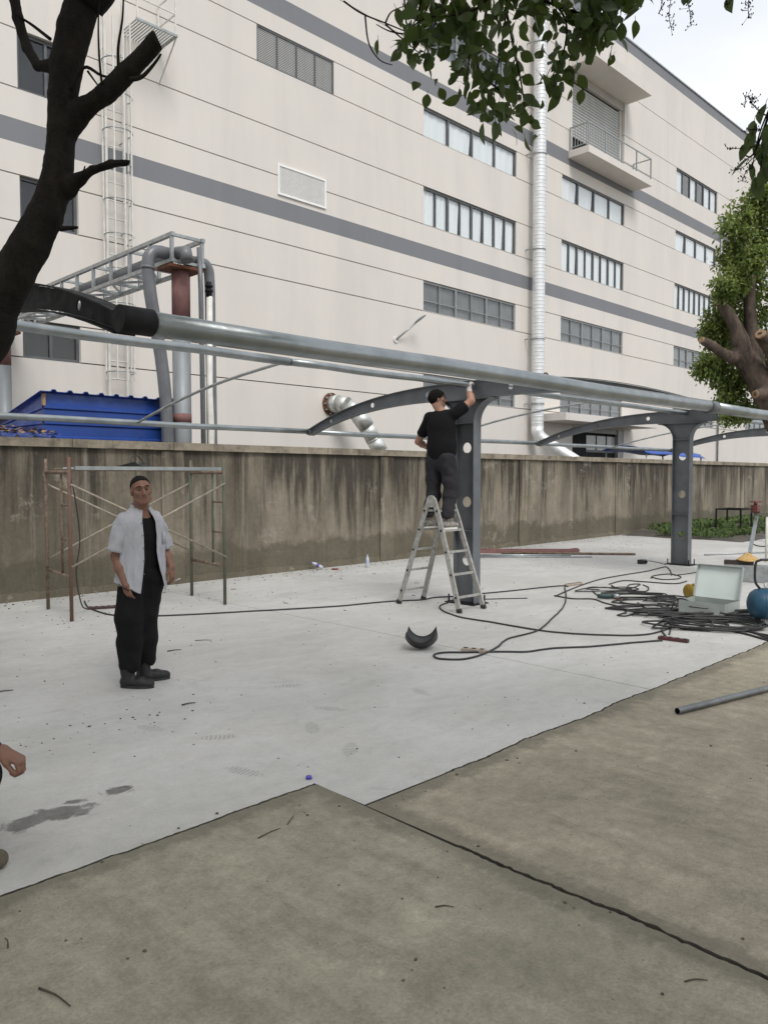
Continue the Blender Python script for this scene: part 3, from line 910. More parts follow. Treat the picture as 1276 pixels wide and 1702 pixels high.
# tall spiral duct on the facade
M['duct'] = mat('bright_spiral_duct', (0.80, 0.81, 0.81), (0.68, 0.69, 0.69), 4, 0.42, 0.45, 0.0)
dx, dy = 28.13, FY - .42
du = thing('air_duct', 'tall silver spiral air duct climbing the factory wall', 'duct', (dx, dy, 3.0))
d = MB(); prof = []; z = 3.75
while z < 23.4:
    prof += [(.262, z), (.262, z + .105), (.271, z + .118), (.271, z + .138)]; z += .15
d.lathe(prof, 28, (dx, dy, 0), smooth=False); d.build('duct_pipe', M['duct'], du)
d = MB(); pts = [(dx, dy, 3.75), (dx, dy, 3.55), (dx + .05, dy - .07, 3.36), (dx + .2, dy - .25, 3.15), (dx + .55, dy - .7, 2.75), (dx + 1.1, dy - 1.35, 2.2), (dx + 2.6, dy - 3.0, .8)]
d.tube(pts, .265, 24); d.build('duct_elbow', M['duct'], du)
for z in (4.7, 7.4, 11.1, 15.0, 19.5):
    MB().lathe([(.270, z - .025), (.285, z - .025), (.285, z + .025), (.270, z + .025)], 28, (dx, dy, 0)).build('clamp_band', M['galv_dull'], du)
    b = MB(); b.bar((dx - .36, dy, z), (dx - .36, FY, z), .04, .05); b.bar((dx + .36, dy, z), (dx + .36, FY, z), .04, .05)
    b.build('wall_bracket', M['galv_dull'], du)
lo = MB(); lo.tube(spline([(dx - .55, dy + .1, 5.95), (dx - .5, dy - .2, 5.85), (dx - .3, dy - .36, 5.8), (dx + .02, dy - .38, 5.97), (dx + .3, dy - .34, 5.86), (dx + .6, dy - .1, 5.95)], 5), .03, 6)
lo.build('tied_strap', M['greydark_or_shaded'], du)

# lagged exhaust elbow leaving the wall
ex, ez = 17.0, 4.0
ed = thing('exhaust_elbow', 'silver lagged exhaust elbow leaving the factory wall through a rusty flange', 'duct', (ex, FY, ez))
MB().tube([(ex, FY - .001, ez), (ex, FY - .06, ez)], .37, 28).build('flange', M['rust'], ed)
rb = MB().tube([(0, -.06, 0), (0, -.11, 0)], .03, 6).mesh('bolt', M['galv_dull'])
for k in range(10): inst('bolt', rb, (ex + .325 * math.cos(k * .628), FY, ez + .325 * math.sin(k * .628)), ed)
M['foil'] = mat('crumpled_foil_lagging', (0.66, 0.67, 0.65), (0.46, 0.47, 0.44), 5, 0.45, 0.6, 0.35, 9, bdist=0.03)
P = [(ex, FY - .06, ez), (ex, FY - .40, ez), (ex + .09, FY - .66, ez - .07), (ex + .32, FY - .86, ez - .30), (ex + .62, FY - 1.0, ez - .72)]
el = MB()
for i in range(len(P) - 1):
    a, b = Vector(P[i]), Vector(P[i + 1]); el.tube([a, b + (b - a) * .08], [.275 - i * .004, .280 - i * .004], 22, smooth=True)
el.build('elbow', M['foil'], ed)
el = MB(); a = Vector(P[-1]); dr_ = Vector((.62, -.18, -1.0)).normalized()
for k in range(8):
    el.tube([a + dr_ * (k * .5), a + dr_ * (k * .5 + .47)], .255, 22); el.tube([a + dr_ * (k * .5 + .465), a + dr_ * (k * .5 + .505)], .266, 22)
el.build('down_pipe', M['foil'], ed)

# bracket lamp
bl = thing('wall_lamp', 'small street lamp on an arm slanting from the factory wall', 'lamp', (20.0, FY, 6.45))
MB().tube([(20.0, FY - .001, 6.45), (20.0, FY - .04, 6.45)], .11, 14).build('wall_plate', M['white_metal'], bl)
MB().tube([(20.0, FY - .03, 6.45), (20.62, FY - .42, 7.08)], .032, 10).build('arm', M['galv_dull'], bl)
hd = MB(); rows = []
for k, (w, h) in enumerate(((.04, .03), (.08, .05), (.09, .06), (.08, .05), (.03, .02))):
    c = Vector((20.58, FY - .40, 7.05)) + Vector((.34, -.20, .30)) * (k / 4)
    rows.append([c + Vector((.51, .86, 0)) * a * w + Vector((-.5, .3, .8)) * b * h for a, b in ((-1, 0), (-.7, 1), (.7, 1), (1, 0), (.7, -.5), (-.7, -.5))])
hd.sheet(rows, closed=True); hd.build('lamp_head', M['pvc_grey'], bl)

# thin riser at the far end
rs = thing('drain_riser', 'thin grey riser pipe on the factory wall beside the far windows', 'pipe', (47.45, FY, 0))
MB().tube([(47.45, FY - .09, 0), (47.45, FY - .09, 17.0)], .055, 10).build('pipe', M['galv_dull'], rs)
MB().bar((47.15, FY - .09, 16.75), (47.75, FY - .09, 16.75), .05, .05).build('cross_arm', M['galv_dull'], rs)
b = MB(); b.bar((47.45, FY - .1, 5.6), (48.4, FY - 1.0, 6.0), .05, .05); b.build('lamp_arm', M['galv_dull'], rs)

# ---- pipe rack just behind the yard wall
RX = 6.72
pr = thing('pipe_rack', 'steel pipe bridge on a grey and red column behind the yard wall', 'pipe rack', (RX, 11.35, 0))
M['colpaint'] = mat('weathered_grey_column', (0.27, 0.29, 0.30), (0.20, 0.21, 0.22), 3, 0.5, 0.1, 0.1, 30, stretch=(1, 1, .3))
for (cy_, nm) in ((11.35, 'a'), (19.1, 'b')):
    cg = MB().tube([(RX, cy_, 0), (RX, cy_, 4.2)], .145, 24).build('column', M['colpaint'], pr)
    MB().tube([(RX, cy_, 4.2), (RX, cy_, 4.93)], .1455, 24).build('red_top', M['redprimer'], cg)
    MB().tube([(RX, cy_, 2.52), (RX, cy_, 2.66)], .1475, 24).build('red_band', M['redprimer'], cg)
    MB().box((RX - .30, cy_ - .22, 4.932), (RX + .30, cy_ + .22, 4.975)).build('head_plate', M['rust'], cg)
tr = MB(); za, zb = 5.02, 5.42
for sx in (-.27, .27):
    for z in (za, zb): tr.bar((RX + sx, 11.1, z), (RX + sx, 19.4, z), .06, .06)
tr.build('chord', M['galv_dull'], pr)
n = 12
vm = MB().box((-.025, -.025, za + .03), (.025, .025, zb - .03)).mesh('truss_post', M['galv_dull'])
hm = MB().bar((-.24, 0, 0), (.24, 0, 0), .045, .045).mesh('cross_bar', M['galv_dull'])
for k in range(n + 1):
    y = 11.15 + 8.2 * k / n
    for sx in (-.27, .27): inst('truss_post', vm, (RX + sx, y, 0), pr)
    inst('cross_bar', hm, (RX, y, za), pr)
    if k % 2 == 0: inst('cross_bar', hm, (RX, y, zb), pr)
dm = MB(); L = 8.2 / n
for k in range(n):
    y = 11.15 + L * k; s = 1 if k % 2 else -1
    dm.bar((RX - .24 * s, y + .03, za), (RX + .24 * s, y + L - .03, za), .035, .035)
dm.build('lattice', M['galv_dull'], pr)
pp = MB(); pp.tube([(RX - .12, 19.4, 5.17), (RX - .12, 11.9, 5.17), (RX - .12, 11.2, 5.17), (RX - .12, 10.99, 5.14), (RX - .12, 10.95, 5.0)], .10, 16)
pp.build('pipe', M['pvc_grey'], pr)
M['pvc_l'] = M['pvc_grey']
P = spline([(RX - .13, 11.35, 5.16), (RX - .36, 11.36, 5.17), (RX - .50, 11.36, 5.12), (RX - .56, 11.36, 4.95), (RX - .53, 11.36, 4.5), (RX - .29, 11.36, 2.9), (RX - .2, 11.36, .1)], 6)
MB().tube(P, .098, 18).build('pipe', M['pvc_grey'], pr)
MB().tube([P[19], P[20]], .112, 18).build('pipe_socket', M['pvc_grey'], pr)
P = spline([(RX + .05, 11.3, 5.10), (RX + .34, 11.28, 5.12), (RX + .44, 11.27, 5.06), (RX + .475, 11.26, 4.85), (RX + .48, 11.25, 4.0), (RX + .50, 11.25, 0.2)], 5)
MB().tube(P, .085, 18).build('pipe', M['pvc_grey'], pr)
MB().tube([(RX + .20, 11.12, 5.3), (RX + .225, 11.12, 4.6), (RX + .26, 11.12, .2)], .040, 12).build('pipe', M['pvc_grey'], pr)
w_ = MB(); w_.tube([(RX + .37, 11.10, 4.55), (RX + .36, 11.11, 3.0), (RX + .37, 11.09, 2.4), (RX + .355, 11.1, .2)], [.05, .052, .056, .05], 12)
w_.build('lagged_pipe', M['white_metal'], pr)
vl = MB(); vl.tube([(RX + .36, 11.10, 4.54), (RX + .36, 11.10, 4.78)], .045, 12); vl.tube([(RX + .36, 11.10, 4.62), (RX + .36, 11.10, 4.66)], .065, 12); vl.tube([(RX + .36, 11.10, 4.70), (RX + .36, 11.10, 4.73)], .065, 12)
vl.build('valve', M['greydark_or_shaded'], pr)

# ---- blue sheet-metal shed behind the wall, mono-pitch roof
shd = thing('blue_shed', 'blue corrugated sheet shed showing above the wall at left', 'shed', (4.6, 11.45, 0))
sx0, sx1, sy0, sy1 = 4.615, 6.78, 11.62, 13.7
zt0, zt1 = 2.88, 2.44
w_ = MB(); prof = []
z = 0.0
while z < zt0 - .06:
    prof += [(z, 0), (z + .15, 0), (z + .17, -.022), (z + .205, -.022), (z + .225, 0)]; z += .225
prof = [(a, b) for a, b in prof if a < zt0 - .02] + [(zt0 - .02, 0)]
w_.sheet([[(sx0, sy0 + b, a), (sx1, sy0 + b, a)] for a, b in prof], smooth=False)
w_.build('front_sheet', M['blue_sheet'], shd, solid=.004)
w_ = MB(); w_.sheet([[(sx0 + b, sy0, min(a, zt0 - .02)), (sx0 + b, sy1, min(a, zt1 - .02) if a > zt1 - .02 else a)] for a, b in prof], smooth=False)
w_.build('side_sheet', M['blue_sheet'], shd, solid=.004)
MB().box((sx1 - .01, sy0 + .01, 0), (sx1, sy1, zt1 - .03)).build('side_sheet', M['blue_sheet'], shd)
rf = MB(); rr = [[], []]
k = 0; x = sx0 - .08
while x < sx1 + .08:
    for dx_, dz_ in ((0, 0), (.15, 0), (.175, .032), (.215, .032), (.24, 0)):
        rr[0].append((x + dx_, sy0 - .10, zt0 + dz_)); rr[1].append((x + dx_, sy1 + .1, zt1 + dz_))
    x += .24
rf.sheet(rr, smooth=False); rf.build('roof_sheet', M['blue_sheet'], shd, solid=.008)
MB().box((sx0 - .015, sy0 - .028, 2.68), (sx0 + .022, sy0 + .03, zt0 - .03)).build('corner_trim', mat('tan_timber', (.42, .29, .15), (.30, .20, .10), 9, .8), shd)
# low lean-to roof with fallen leaves beside it
lt = MB(); rr = [[], []]; x = 2.2
while x < sx0 - .1:
    for dx_, dz_ in ((0, 0), (.15, 0), (.175, .03), (.215, .03), (.24, 0)):
        rr[0].append((x + dx_, 11.15, 2.19 + dz_)); rr[1].append((x + dx_, 13.2, 2.42 + dz_))
    x += .24
lt.sheet(rr, smooth=False); lt.build('lean_to_roof', M['blue_sheet'], shd, solid=.008)
for px_ in (2.4, 3.4, 4.3): MB().box((px_ - .03, 13.1, 0), (px_ + .03, 13.16, 2.38)).build('lean_to_post', M['greydark_or_shaded'], shd)
for px_ in (2.4, 3.4, 4.3): MB().box((px_ - .03, 11.2, 0), (px_ + .03, 11.26, 2.16)).build('lean_to_post', M['greydark_or_shaded'], shd)

# ---- blue awning behind the wall at right
aw = thing('blue_awning', 'low blue awning peeking over the wall beyond the second post', 'awning', (29.0, 14.2, 0))
a_ = MB(); rows = []
for i in range(9):
    t = i / 8
    rows.append([(26.6 + 5.0 * j / 14 , 13.4 + 1.8 * t, 2.62 + .16 * math.sin(math.pi * t) - .14 * (j / 14) - .05 * math.sin(j * .9) * .4 + (-.12 if i == 0 else 0)) for j in range(15)])
a_.sheet(rows); a_.build('cloth', mat('blue_tarpaulin', (.02, .09, .42), (.015, .065, .32), 3, .45), aw, solid=.01)
for x, y in ((26.8, 13.5), (31.4, 13.5), (26.8, 15.1), (31.4, 15.1)): MB().tube([(x, y, 0), (x, y, 2.52)], .03, 8).build('pole', M['galv_dull'], aw)

# ================================================================ THINGS ON THE YARD
M['scaf_rust'] = mat('worn_scaffold_paint', (0.235, 0.185, 0.135), (0.12, 0.075, 0.05), 16, 0.75, 0.2, 0.2, 50)
M['scaf_green'] = mat('chipped_green_scaffold', (0.085, 0.125, 0.085), (0.16, 0.13, 0.10), 11, 0.7, 0.2, 0.2, 50)
M['scaf_red'] = mat('red_brown_scaffold', (0.19, 0.085, 0.06), (0.15, 0.11, 0.085), 10, 0.75, 0.2, 0.2, 50)
M['scaf_brace'] = mat('pale_worn_tube', (0.36, 0.33, 0.28), (0.25, 0.20, 0.15), 14, 0.6, 0.3, 0.1, 50)
M['alu'] = mat('paint_spattered_aluminium', (0.44, 0.43, 0.40), (0.29, 0.28, 0.255), 22, 0.55, 0.25, 0.15, 60)

# ---- scaffold: two portal frames, braces, channel plank
sc = thing('scaffold', 'rusty two-frame mobile scaffold standing against the yard wall', 'scaffold', (4.8, 9.2, 0))


def sframe(xf, yf, xb, yb, mf, mbk):
    fr = group_empty('frame', sc)
    for (x, y, m) in ((xf, yf, mf), (xb, yb, mbk)):
        MB().tube([(x, y, 0), (x, y, 1.76), (x, y, 1.765), (x, y, 1.87)], [.0215, .0215, .017, .017], 12).build('leg', m, fr)
    u = Vector((xb - xf, yb - yf, 0)); p = lambda t, z: (xf + u.x * t, yf + u.y * t, z)
    MB().tube([p(0, 1.70), p(1, 1.70)], .021, 12).build('top_bar', M['scaf_rust'], fr)
    MB().tube([p(0, .50), p(1, .50)], .021, 12).build('bottom_bar', M['scaf_rust'], fr)
    for t in (.33,):
        MB().tube([p(t, .52), p(t, 1.69)], .016, 10).build('inner_post', mbk, fr)
    for z in (.93, 1.32): MB().tube([p(0, z), p(.33, z)], .014, 10).build('rung', M['scaf_rust'], fr)


sframe(3.78, 8.83, 3.92, 9.84, M['scaf_red'], M['scaf_rust'])
sframe(5.68, 8.60, 5.79, 9.58, M['scaf_green'], M['scaf_green'])
for (a, b) in (((3.78, 8.81), (5.68, 8.58)), ((3.92, 9.86), (5.79, 9.60))):
    for z0, z1 in ((1.56, .62), (.62, 1.56)):
        MB().tube([(a[0], a[1] - .02 * (z0 > 1), z0), (b[0], b[1] - .02 * (z0 > 1), z1)], .0125, 8).build('brace', M['scaf_brace'], sc)
pl = MB(); pl.box((0, -.03, -.02), (1.80, .03, .022), Matrix.Translation((3.83, 8.80, 1.745)) @ Matrix.Rotation(-.12, 4, 'Z')); pl.build('plank', M['galv_dull'], sc)
MB().tube([(3.80, 9.05, 1.74), (5.74, 8.86, 1.745)], .017, 10).build('top_rod', M['galv_dull'], sc)
MB().tube([(3.88, 9.5, 1.735), (5.72, 9.25, 1.735)], .019, 10).build('top_rod', M['scaf_rust'], sc)


def mask(name, label, loc, rot, s=1.0):
    """black welding shield: curved shell with a window and a headband bow"""
    t = thing(name, label, 'welding mask', loc); t.rotation_euler = rot; t['group'] = 'welding masks'
    sh_ = MB(); rows = []
    for i in range(13):
        v = i / 12
        row = []
        for j in range(17):
            a = (j / 16 - .5) * 2.3
            rx = .135 * (1 - .25 * v * v) ; dep = .115 - .03 * v
            row.append((rx * math.sin(a) * s, -dep * (math.cos(a) - .4) * s, (.16 - .32 * v + .02 * math.cos(a * 2)) * s))
        rows.append(row)
    sh_.sheet(rows); sh_.build('shell', M['black_plastic'], t, local=True, solid=.004)
    MB().box((-.055 * s, -.082 * s, .01 * s), (.055 * s, -.066 * s, .075 * s)).build('window_frame', M['greydark_or_shaded'], t, local=True, bevel=.004)
    MB().tube([(.13 * math.sin(a) * s, .11 * math.cos(a) * s - .02, .09 * s) for a in [(-1.5 + 3.0 * k / 12) for k in range(13)]], .006, 6).build('headband', M['black_rubber'], t, local=True)
    return t


# on top of the scaffold, face down
mask('welding_mask', 'black welding mask lying on top of the scaffold', (4.62, 9.02, 1.80), (R(78), 0, R(30)), 1.0)
# shield lying on the slab, curled upward like a scoop
fm = thing('welding_shield', 'black curved welding shield lying on the pale slab', 'welding mask', (5.53, 5.07, 0), 0, 'welding masks')
rows = []; ax = Vector((.708, -.706, 0)); bx = Vector((.706, .708, 0))
for i in range(13):
    v = i / 12 - .5
    row = []
    for j in range(21):
        a = (j / 20 - .5) * 2.35
        w = .165 * (1 - .12 * (2 * abs(v)) ** 2)
        q = ax * (w * math.sin(a) * 1.0 + .02) + bx * (v * .26 - .02 * math.cos(a)) + Vector((0, 0, .008 + .155 * (1 - math.cos(a)) * 1.0 + .085 * (2 * abs(v)) ** 1.6))
        q = q + ax * (.03 * v)
        row.append(Vector((5.53, 5.07, 0)) + q)
    rows.append(row)
MB().sheet(rows).build('shell', M['black_plastic'], fm, solid=.007)
MB().tube([rows[-1][j] for j in range(21)], .006, 6).build('rim', M['black_rubber'], fm)

# ---- folding ladder
la = thing('step_ladder', 'paint-spattered aluminium folding ladder under the man in black', 'ladder', (7.55, 6.56, 0))
AP = 1.40
for sgn in (1, -1):
    y0 = 6.56 + sgn * .51; y1 = 6.56 + sgn * .035
    le = group_empty('leg_frame', la)
    for sx in (-1, 1):
        P = [(7.55 + sx * .235, y0, 0.0), (7.55 + sx * .225, y0 - sgn * .06, .18), (7.55 + sx * .195, y0 - sgn * .24, .72), (7.55 + sx * .18, y1 + sgn * .10, 1.12), (7.55 + sx * .172, y1, AP - .03)]
        rb = MB()
        for a, b in zip(P[:-1], P[1:]): rb.bar(a, b, .026, .062, up=(0, 1, .3))
        rb.build('side_rail', M['alu'], le)
        MB().bar((P[0][0], P[0][1] + sgn * .002, 0), (P[0][0], P[0][1] - sgn * .014, .05), .032, .07, up=(0, 1, 0)).build('foot', M['black_rubber'], le)
    for z in (.18, .45, .72, .98, 1.22):
        t = z / AP; y = y0 + (y1 - y0) * t + sgn * .006; hw = .235 - .06 * t
        MB().bar((7.55 - hw, y, z), (7.55 + hw, y, z), .032, .026).build('rung', M['alu'], le)
        cp = MB()
        for sx in (-1, 1): cp.tube([(7.55 + sx * (hw + .012), y, z), (7.55 + sx * (hw + .020), y, z)], .014, 8)
        cp.build('rivet', M['greydark_or_shaded'], le)
for sx in (-1, 1):
    MB().tube([(7.55 + sx * .168, 6.56, AP - .06), (7.55 + sx * .192, 6.56, AP - .06)], .075, 20).build('hinge', M['alu'], la)

# ---- bottles
def bottle(label, loc, rot, tint, lab):
    t = thing('water_bottle', label, 'bottle', loc, 0, 'plastic bottles by the wall'); t.rotation_euler = rot
    MB().lathe([(.001, 0), (.028, .002), (.032, .012), (.031, .05), (.0325, .07), (.031, .09), (.0325, .12), (.031, .145), (.026, .175), (.014, .20), (.0125, .212), (.001, .213)], 20).build('bottle_body', tint, t, local=True)
    MB().lathe([(.0331, .075), (.0333, .08), (.0333, .125), (.0331, .13)], 20).build('label_band', lab, t, local=True)
    MB().lathe([(.001, .232), (.0145, .231), (.015, .21), (.001, .209)], 16).build('cap', lab, t, local=True)


M['pet'] = mat('clear_plastic', (0.50, 0.53, 0.58), (0.42, 0.46, 0.52), 6, 0.15)
bottle('clear plastic water bottle standing upright on the slab near the wall', (9.86, 10.32, .0), (0, 0, 0), M['pet'], mat('pale_blue_label', (.42, .47, .62), (.35, .40, .56), 8, .5))
bottle('tilted plastic bottle with purple cap by the wall foot', (9.05, 10.62, .033), (R(-62), 0, R(52)), M['pet'], mat('purple_label', (.15, .09, .32), (.11, .07, .26), 8, .5))
rw = thing('red_wrapper', 'small red wrapper beside the tilted bottle', 'wrapper', (9.22, 10.45, .0))
MB().sheet([[(9.16 + .03 * i, 10.42 + .03 * j, .012 + .014 * math.sin(i * 2.1 + j)) for i in range(5)] for j in range(4)]).build('foil', mat('red_foil', (.42, .05, .04), (.3, .04, .03), 20, .4), rw, solid=.002)

# ---- blue bottle cap on the corner of the slab
bc = thing('bottle_cap', 'small blue bottle cap at the corner of the slab joint', 'cap', (2.70, 3.29, 0))
cm = mat('violet_blue_plastic', (0.09, 0.075, 0.42), (0.075, 0.06, 0.36), 10, 0.4)
MB().lathe([(.0005, .001), (.016, .001), (.0165, .014), (.015, .016), (.0005, .0165)], 20, (2.70, 3.29, 0)).build('cap_shell', cm, bc)
MB().lathe([(.0168, .0015), (.0182, .0015), (.0182, .0045), (.0168, .0045)], 20, (2.70, 3.29, 0)).build('seal_ring', cm, bc)

# ---- loose pipe on the brown slab
lp = thing('loose_pipe', 'loose galvanised pipe lying on the brown slab at right', 'steel pipe', (5.25, 2.39, 0))
d_ = (Vector((6.30, 2.16, 0)) - Vector((5.25, 2.39, 0))).normalized()
p0 = Vector((5.25, 2.39, .0245)); p1 = p0 + d_ * 3.4
n = 20; pb = MB()
MB().tube([p0, p1], .024, 20, caps=False).build('pipe_wall', mat('dull_steel_tube', (.24, .25, .25), (.17, .175, .175), 9, .42, .8), lp)
ri = MB(); ri.tube([p0 + d_ * .0005, p0 + d_ * .25], .0205, 20, caps=False)
ri.f = [tuple(reversed(f)) for f in ri.f]; ri.build('bore', M['dark'], lp)
rg_ = MB(); uu = d_.cross(Vector((0, 0, 1))).normalized(); vv = uu.cross(d_)
ra = [p0 + (uu * math.cos(2 * math.pi * k / 20) + vv * math.sin(2 * math.pi * k / 20)) * .024 for k in range(20)]
rb_ = [p0 + (uu * math.cos(2 * math.pi * k / 20) + vv * math.sin(2 * math.pi * k / 20)) * .0205 for k in range(20)]
rg_.sheet([ra, rb_], closed=True, smooth=False); rg_.build('cut_end', M['galv'], lp)

# ---- pile of sections near the second post
def rod(name, label, a, b, r, m, square=False, z=None):
    z = r if z is None else z
    mb = MB()
    if square: mb.bar((a[0], a[1], z), (b[0], b[1], z), r * 2, r * 2)
    else: mb.tube([(a[0], a[1], z), (b[0], b[1], z)], r, 12)
    return tag(mb.build(name, m), label, 'steel bar', 'loose steel bars by the wall')


rod('steel_bar', 'red primed steel section lying nearest the wall', (13.6, 10.75), (15.12, 9.15), .035, M['redprimer'], True)
rod('steel_bar', 'red primed steel section, second of the pile by the wall', (13.2, 10.72), (14.8, 9.05), .03, M['redprimer'], True)
rod('steel_bar', 'rusty brown tube projecting from the red steel pile', (13.6, 10.1), (15.35, 7.95), .025, M['scaf_rust'])
rod('steel_bar', 'bright galvanised tube lying in front of the red steel', (12.6, 10.35), (14.15, 8.75), .024, M['galv'])
rod('steel_bar', 'thin galvanised tube in front of the whole steel pile', (12.3, 10.2), (14.3, 8.35), .014, M['galv_dull'])
hk = MB(); hk.tube(spline([(14.9, 9.38, .03), (15.0, 9.28, .06), (15.12, 9.2, .07), (15.2, 9.2, .03)], 4), .02, 8); tag(hk.build('steel_hook', M['redprimer']), 'bent red steel hook on the end of the steel pile', 'hook')
rod('thin_rod', 'thin grey rod on the slab beyond the second post', (16.3, 6.9), (18.2, 6.0), .016, M['galv_dull'])

# ---- open metal tool case
tc = thing('tool_case', 'open pale grey metal tool case among the cables', 'tool case', (9.22, 3.92, 0))
M['case'] = mat('pale_grey_green_enamel', (0.37, 0.40, 0.375), (0.31, 0.34, 0.32), 5, 0.42, 0.0, 0.05, 30)
M['case_in'] = mat('white_green_enamel', (0.66, 0.72, 0.68), (0.60, 0.66, 0.63), 4, 0.4)
x0, x1, y0, y1, h = 9.21, 9.66, 3.65, 4.20, .16
cs = MB(); t_ = .006
cs.box((x0, y0, .004), (x1, y1, .01)); cs.box((x0, y0, .01), (x0 + t_, y1, h)); cs.box((x1 - t_, y0, .01), (x1, y1, h))
cs.box((x0 + t_, y0, .01), (x1 - t_, y0 + t_, h)); cs.box((x0 + t_, y1 - t_, .01), (x1 - t_, y1, h)); cs.build('case_body', M['case'], tc)
lr = Matrix.Translation((x1, 0, h)) @ Matrix.Rotation(R(17), 4, 'Y')
ld = MB(); ld.box((0, y0, 0), (.008, y1, .40), lr); ld.build('lid', M['case_in'], tc)
le_ = MB(); ld_ = .045
le_.box((-ld_, y0, .397), (-.0005, y1, .405), lr); le_.box((-ld_, y0 - .004, .0), (-.0005, y0 + .004, .396), lr); le_.box((-ld_, y1 - .004, .0), (-.0005, y1 + .004, .396), lr)
le_.build('lid_rim', M['case'], tc)
MB().tube([(x0 - .012, y1 - .16, .10), (x0 - .05, y1 - .15, .10), (x0 - .05, y1 - .35, .10), (x0 - .012, y1 - .36, .10)], .006, 8).build('handle', M['black_rubber'], tc)
MB().box((x0 + .05, y0 + .04, .011), (x1 - .1, y1 - .2, .10)).build('tool_tray', M['greydark_or_shaded'], tc, bevel=.006)
hz = MB(); hz.tube(spline([(x0 + .2, y1 - .1, .1), (x0 + .06, y1 - .02, .17), (x0 - .03, y1 + .03, .16), (x0 - .05, y1 + .06, .06), (x0 - .04, y1 + .1, .01)], 5), .009, 8); tag(hz.build('cable', M['black_rubber']), 'black cable hanging over the side of the tool case', 'cable', 'black cables on the slab')

# ---- yellow cable reel behind the case
yr = thing('cable_reel', 'yellow cable reel half hidden behind the tool case', 'cable reel', (10.36, 4.545, 0))
ym = mat('yellow_plastic', (0.38, 0.25, 0.025), (0.28, 0.18, 0.02), 6, 0.45)
ra_ = Matrix.Rotation(R(-18), 3, 'Z')
for k in (-.05, .05): MB().lathe([(.005, k - .006), (.100, k - .006), (.104, k), (.100, k + .006), (.005, k + .006)], 28, (10.36, 4.545, .108), 'x', mat=ra_).build('flange', ym, yr)
MB().lathe([(.07, -.043), (.082, -.03), (.07, -.015), (.082, 0), (.07, .015), (.082, .03), (.07, .043)], 24, (10.36, 4.545, .108), 'x', mat=ra_).build('wound_cable', M['black_rubber'], yr)

# ---- air compressor at the right edge
ac = thing('air_compressor', 'blue air compressor with black handle at the right edge', 'compressor', (9.0, 3.0, 0))
bm2 = mat('teal_blue_enamel', (0.010, 0.062, 0.115), (0.008, 0.048, 0.09), 5, 0.42, 0.0, 0.05, 20)
axd = Vector((.55, -.835, 0)).normalized(); c0 = Vector((9.03, 3.23, .245)); rot = Matrix.Rotation(math.atan2(axd.y, axd.x), 3, 'Z')
MB().lathe([(.001, -.10), (.07, -.092), (.125, -.065), (.16, -.02), (.172, .03), (.174, .06), (.174, .62), (.16, .68), (.10, .74), (.001, .76)], 32, c0, 'x', mat=rot).build('tank', bm2, ac)
MB().lathe([(.1745, .055), (.177, .06), (.177, .072), (.1745, .077)], 32, c0, 'x', mat=rot).build('weld_seam', bm2, ac)
sd_ = Vector((-axd.y, axd.x, 0))
for k in (-.05, .5):
    f_ = MB()
    for s_ in (-1, 1): f_.bar(c0 + axd * (k + .1) + sd_ * s_ * .08 - Vector((0, 0, .14)), c0 + axd * (k + .1) + sd_ * s_ * .12 - Vector((0, 0, .244)), .03, .03)
    f_.build('foot', M['black_plastic'], ac)
hp_ = c0 + Vector((0, 0, .17))
MB().tube(spline([hp_ + axd * .03, hp_ + axd * -.02 + Vector((0, 0, .08)), hp_ + axd * -.02 + Vector((0, 0, .27)), hp_ + axd * .02 + Vector((0, 0, .31)), hp_ + axd * .10 + Vector((0, 0, .32)), hp_ + axd * .6 + Vector((0, 0, .32))], 5), .0135, 10).build('handle', M['black_plastic'], ac)
pu = MB(); pu.box((-.10, -.09, 0), (.22, .09, .20), Matrix.Translation(c0 + axd * .30 + Vector((0, 0, .175))) @ rot.to_4x4()); pu.build('pump', M['greydark_or_shaded'], ac, bevel=.02)
fn = MB()
for k in range(6): fn.box((-.115, -.10, .03 + k * .028), (.10, .10, .042 + k * .028), Matrix.Translation(c0 + axd * .28 + Vector((0, 0, .175))) @ rot.to_4x4())
fn.build('cooling_fin', M['galv_dull'], ac)
gq = c0 + axd * .10 + Vector((0, 0, .205)) - sd_ * -.02
MB().tube([gq, gq + (Vector((-.7, -.7, .1)).normalized()) * .03], .032, 18).build('pressure_gauge', M['white_metal'], ac)
MB().tube([gq + Vector((.0, 0, -.06)), gq + Vector((-.02, -.02, -.06))], .02, 12).build('regulator_knob', mat('red_knob', (.25, .03, .03), (.2, .02, .02), 8, .5), ac)

# ---- steel channel block with a straw hat on it
sb = thing('steel_block', 'grey steel channel lying behind the compressor', 'steel block', (12.7, 4.6, 0))
ch = MB(); m4 = Matrix.Translation((12.55, 5.0, 0)) @ Matrix.Rotation(R(-74), 4, 'Z')
ch.box((0, 0, .02), (1.6, .01, .25), m4); ch.build('web', M['galv_dull'], sb)
for z in (.005, .255):
    MB().box((0, 0, z), (1.6, .17, z + .012), m4).build('flange', M['galv_dull'], sb)
MB().box((.0, .02, .27), (.42, .14, .33), m4).build('timber_block', mat('dark_timber', (.06, .045, .035), (.04, .03, .025), 8, .9), sb)
hat = thing('straw_hat', 'conical straw hat lying on the steel block', 'hat', (12.78, 4.72, .335))
hh = MB(); rows = []
for i in range(13):
    r_ = .17 * i / 12
    rows.append([(12.78 + r_ * math.cos(a) * 1.05, 4.72 + r_ * math.sin(a), .335 + .125 * (1 - i / 12) ** .9 + .006 * math.sin(a * 3) * (i / 12)) for a in [2 * math.pi * j / 40 for j in range(40)]])
straw = NT('woven_straw'); v_ = straw.coords('Object')
